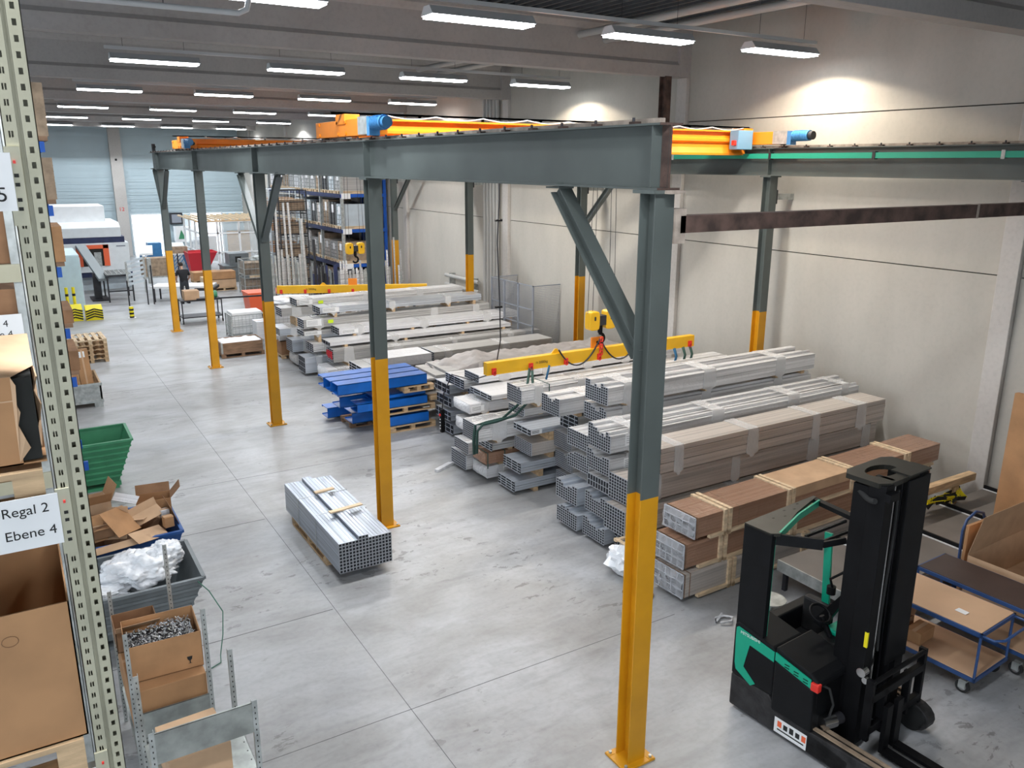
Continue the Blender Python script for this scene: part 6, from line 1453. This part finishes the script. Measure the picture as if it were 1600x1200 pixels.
for li, z in enumerate(LV[:4]):
    y = RY0+.12; q = 0
    while y < RY1-.9:
        d = rnd.uniform(.72, .82); h = rnd.uniform(.75, 1.05); k = rnd.choice(kinds)
        t = thing('pallet_load', 'loaded pallet on the storage rack, %s place from the front on the %s level' % (['first', 'second', 'third', 'fourth', 'fifth', 'sixth', 'seventh', 'eighth', 'ninth', 'tenth', 'eleventh', 'twelfth', 'thirteenth', 'fourteenth', 'fifteenth', 'sixteenth'][q], ['lowest', 'second', 'third', 'top'][li]), 'pallet load', (RX0+.05, y, z), 0, 'loads on the storage rack')
        b = MB()
        for yy in (.02, d/2-.05, d-.12): b.box(0, 1.1, yy, yy+.1, 0, .1, 'wood_light')
        b.box(0, 1.1, 0, d, .1, .125, 'wood_light'); b.build('pallet_base', t)
        b = MB(); b.box(.03, 1.1, .02, d-.02, .125, .125+h, k)
        for j in range(5): b.box(.026, .03, .02, d-.02, .2+j*h/5, .215+j*h/5, 'slot_shade' if k != 'wood_light' else 'wood')
        for yy in (.02, d/2-.02, d-.06): b.box(.018, .03, yy, yy+.04, .125, .125+h, 'galv')
        b.build('goods', t)
        b = MB(); b.box(.012, .017, d*.3, d*.3+.25, .125+h*.55, .125+h*.9, 'paper'); b.build('label_sheet', t)
        y += d+.06; q += 1
# gitterboxes seen from the front on the right half
for li, z in enumerate(LV[:4]):
    mesh_box('wire container on the %s level of the storage rack, at its near end' % ['lowest', 'second', 'third', 'top'][li], RX0+1.18, RY0+.15, z, .62, 1.2, .85, 'galv', fill=('mesh_brown', .7), n=8, group='wire containers at the near end of the storage rack')
for i in range(5): mesh_box('dark wire container in the stack left of the storage rack, %s' % ['lowest', 'second from the floor', 'third from the floor', 'fourth from the floor', 'topmost'][i], 10.05, 35.6, i*.98, 1.2, .9, .96, 'dark_steel', fill=('mesh_brown', .6), group='stack of dark wire containers')
for i in range(5): mesh_box('grey wire container in the second stack left of the storage rack, %s' % ['lowest', 'second from the floor', 'third from the floor', 'fourth from the floor', 'topmost'][i], 10.2, 37.6, i*.98, 1.2, .9, .96, 'machine_grey', fill=('cardboard', .6), group='stack of grey wire containers')
# --- long profiles standing upright in front of the rack
rnd = random.Random(21); n = 0
def upright_profile(x, y, h, w, k, lab, lean=.03, group='profiles standing upright'):
    b = MB(); b.box(-w/2, w/2, -.03, .03, 0, h, k); o = b.build('upright_profile'); o.location = (x, y, 0); o.rotation_euler = (-abs(lean), rnd.uniform(-.02, .02), 0); return tag(o, lab, 'profile', group)
L1_ = 'light grey profile in the upright store behind the far yellow lifting beam, left group'
for i in range(20):
    x = 8.15+i*.075; upright_profile(x, 30.6+rnd.uniform(-.1, .1), rnd.choice([2.5, 2.6, 2.7, 2.9, 2.4, 2.6, 4.6]) if i < 17 else 4.0, .065, rnd.choice(['alu_dull', 'galv', 'galv']), L1_)
L2_ = 'dark wrapped profile standing upright behind the far yellow lifting beam, middle group'
for i in range(12): upright_profile(9.75+i*.095, 30.8+rnd.uniform(-.1, .1), rnd.choice([1.9, 2.2, 3.2, 2.0]), .08, rnd.choice(['navy', 'dark_steel', 'grey_bin']), L2_)
L3_ = 'silver profile standing upright behind the far yellow lifting beam, right group'
for i in range(16): upright_profile(11.0+i*.075, 31.0+rnd.uniform(-.1, .1), rnd.choice([1.9, 2.0, 2.3, 1.95]), .062, rnd.choice(['alu_film', 'alu_dull', 'galv']), L3_)
L4_ = 'silver profile leaning at the wall right of the second post'
for i in range(17): upright_profile(12.45+i*.09, 31.3+rnd.uniform(-.3, .3), rnd.choice([2.0, 2.2, 1.7, 2.6, 3.1, 1.9]), .05, rnd.choice(['alu_film', 'alu_dull', 'galv']), L4_, .06)
t = thing('profile_store_rail', 'low steel rail holding the upright profiles', 'rail', (0, 0, 0)); b = MB(); b.box(8.0, 13.9, 30.35, 30.42, .9, .98, 'dark_steel'); 
for x in (8.0, 10.0, 12.0, 13.8): b.box(x, x+.08, 30.35, 30.42, 0, .9, 'dark_steel')
b.build('rail', t)
# --- mesh cage and pipes at the wall
t = thing('mesh_cage', 'grey wire mesh cage standing at the wall behind the long bundles', 'cage', (13.35, 20.7, 0))
for y in (0, .85, 1.7, 2.5):
    b = MB(); b.box(0, .05, y, y+.05, 0, 2.45, 'screen_grey'); b.build('post', t)
b = MB()
for z in (1.2, 1.7, 2.42): b.box(0, .03, 0, 2.5, z, z+.03, 'screen_grey')
for i in range(60): b.box(.01, .014, i*.042, i*.042+.006, .3, 2.42, 'screen_grey')
for i in range(40): b.box(.01, .014, 0, 2.5, .3+i*.053, .306+i*.053, 'screen_grey')
b.build('wire_mesh', t)
for yy in (.0, 2.5):
    b = MB(); b.box(.05, 1.0, yy, yy+.03, 2.42, 2.45, 'screen_grey')
    for i in range(1, 24): b.box(i*.042, i*.042+.006, yy+.01, yy+.014, .3, 2.42, 'screen_grey')
    for i in range(40): b.box(.0, 1.0, yy+.01, yy+.014, .3+i*.053, .306+i*.053, 'screen_grey')
    b.build('side_mesh', t)
for i in range(5):
    b = MB(); y = 24.45+i*.22; b.cyl((XW-.09, y, 0), (XW-.09, y, 8.6), .07, 'pipe_grey', 12); tag(b.build('vertical_pipe'), 'grey vertical pipe on the wall beside the third pillar', 'pipe', 'wall pipes')
b = MB()
for z in (1.2, 1.55, 1.9): b.cyl((XW-.2, 25.6, z), (XW-.2, 28.2, z), .07, 'pipe_grey', 12)
for y in (26, 27.8): b.box(XW-.24, XW, y, y+.05, 1.1, 2.0, 'galv')
tag(b.build('pipe_rack'), 'short grey horizontal pipes on the wall behind the topmost far bundle', 'pipe')
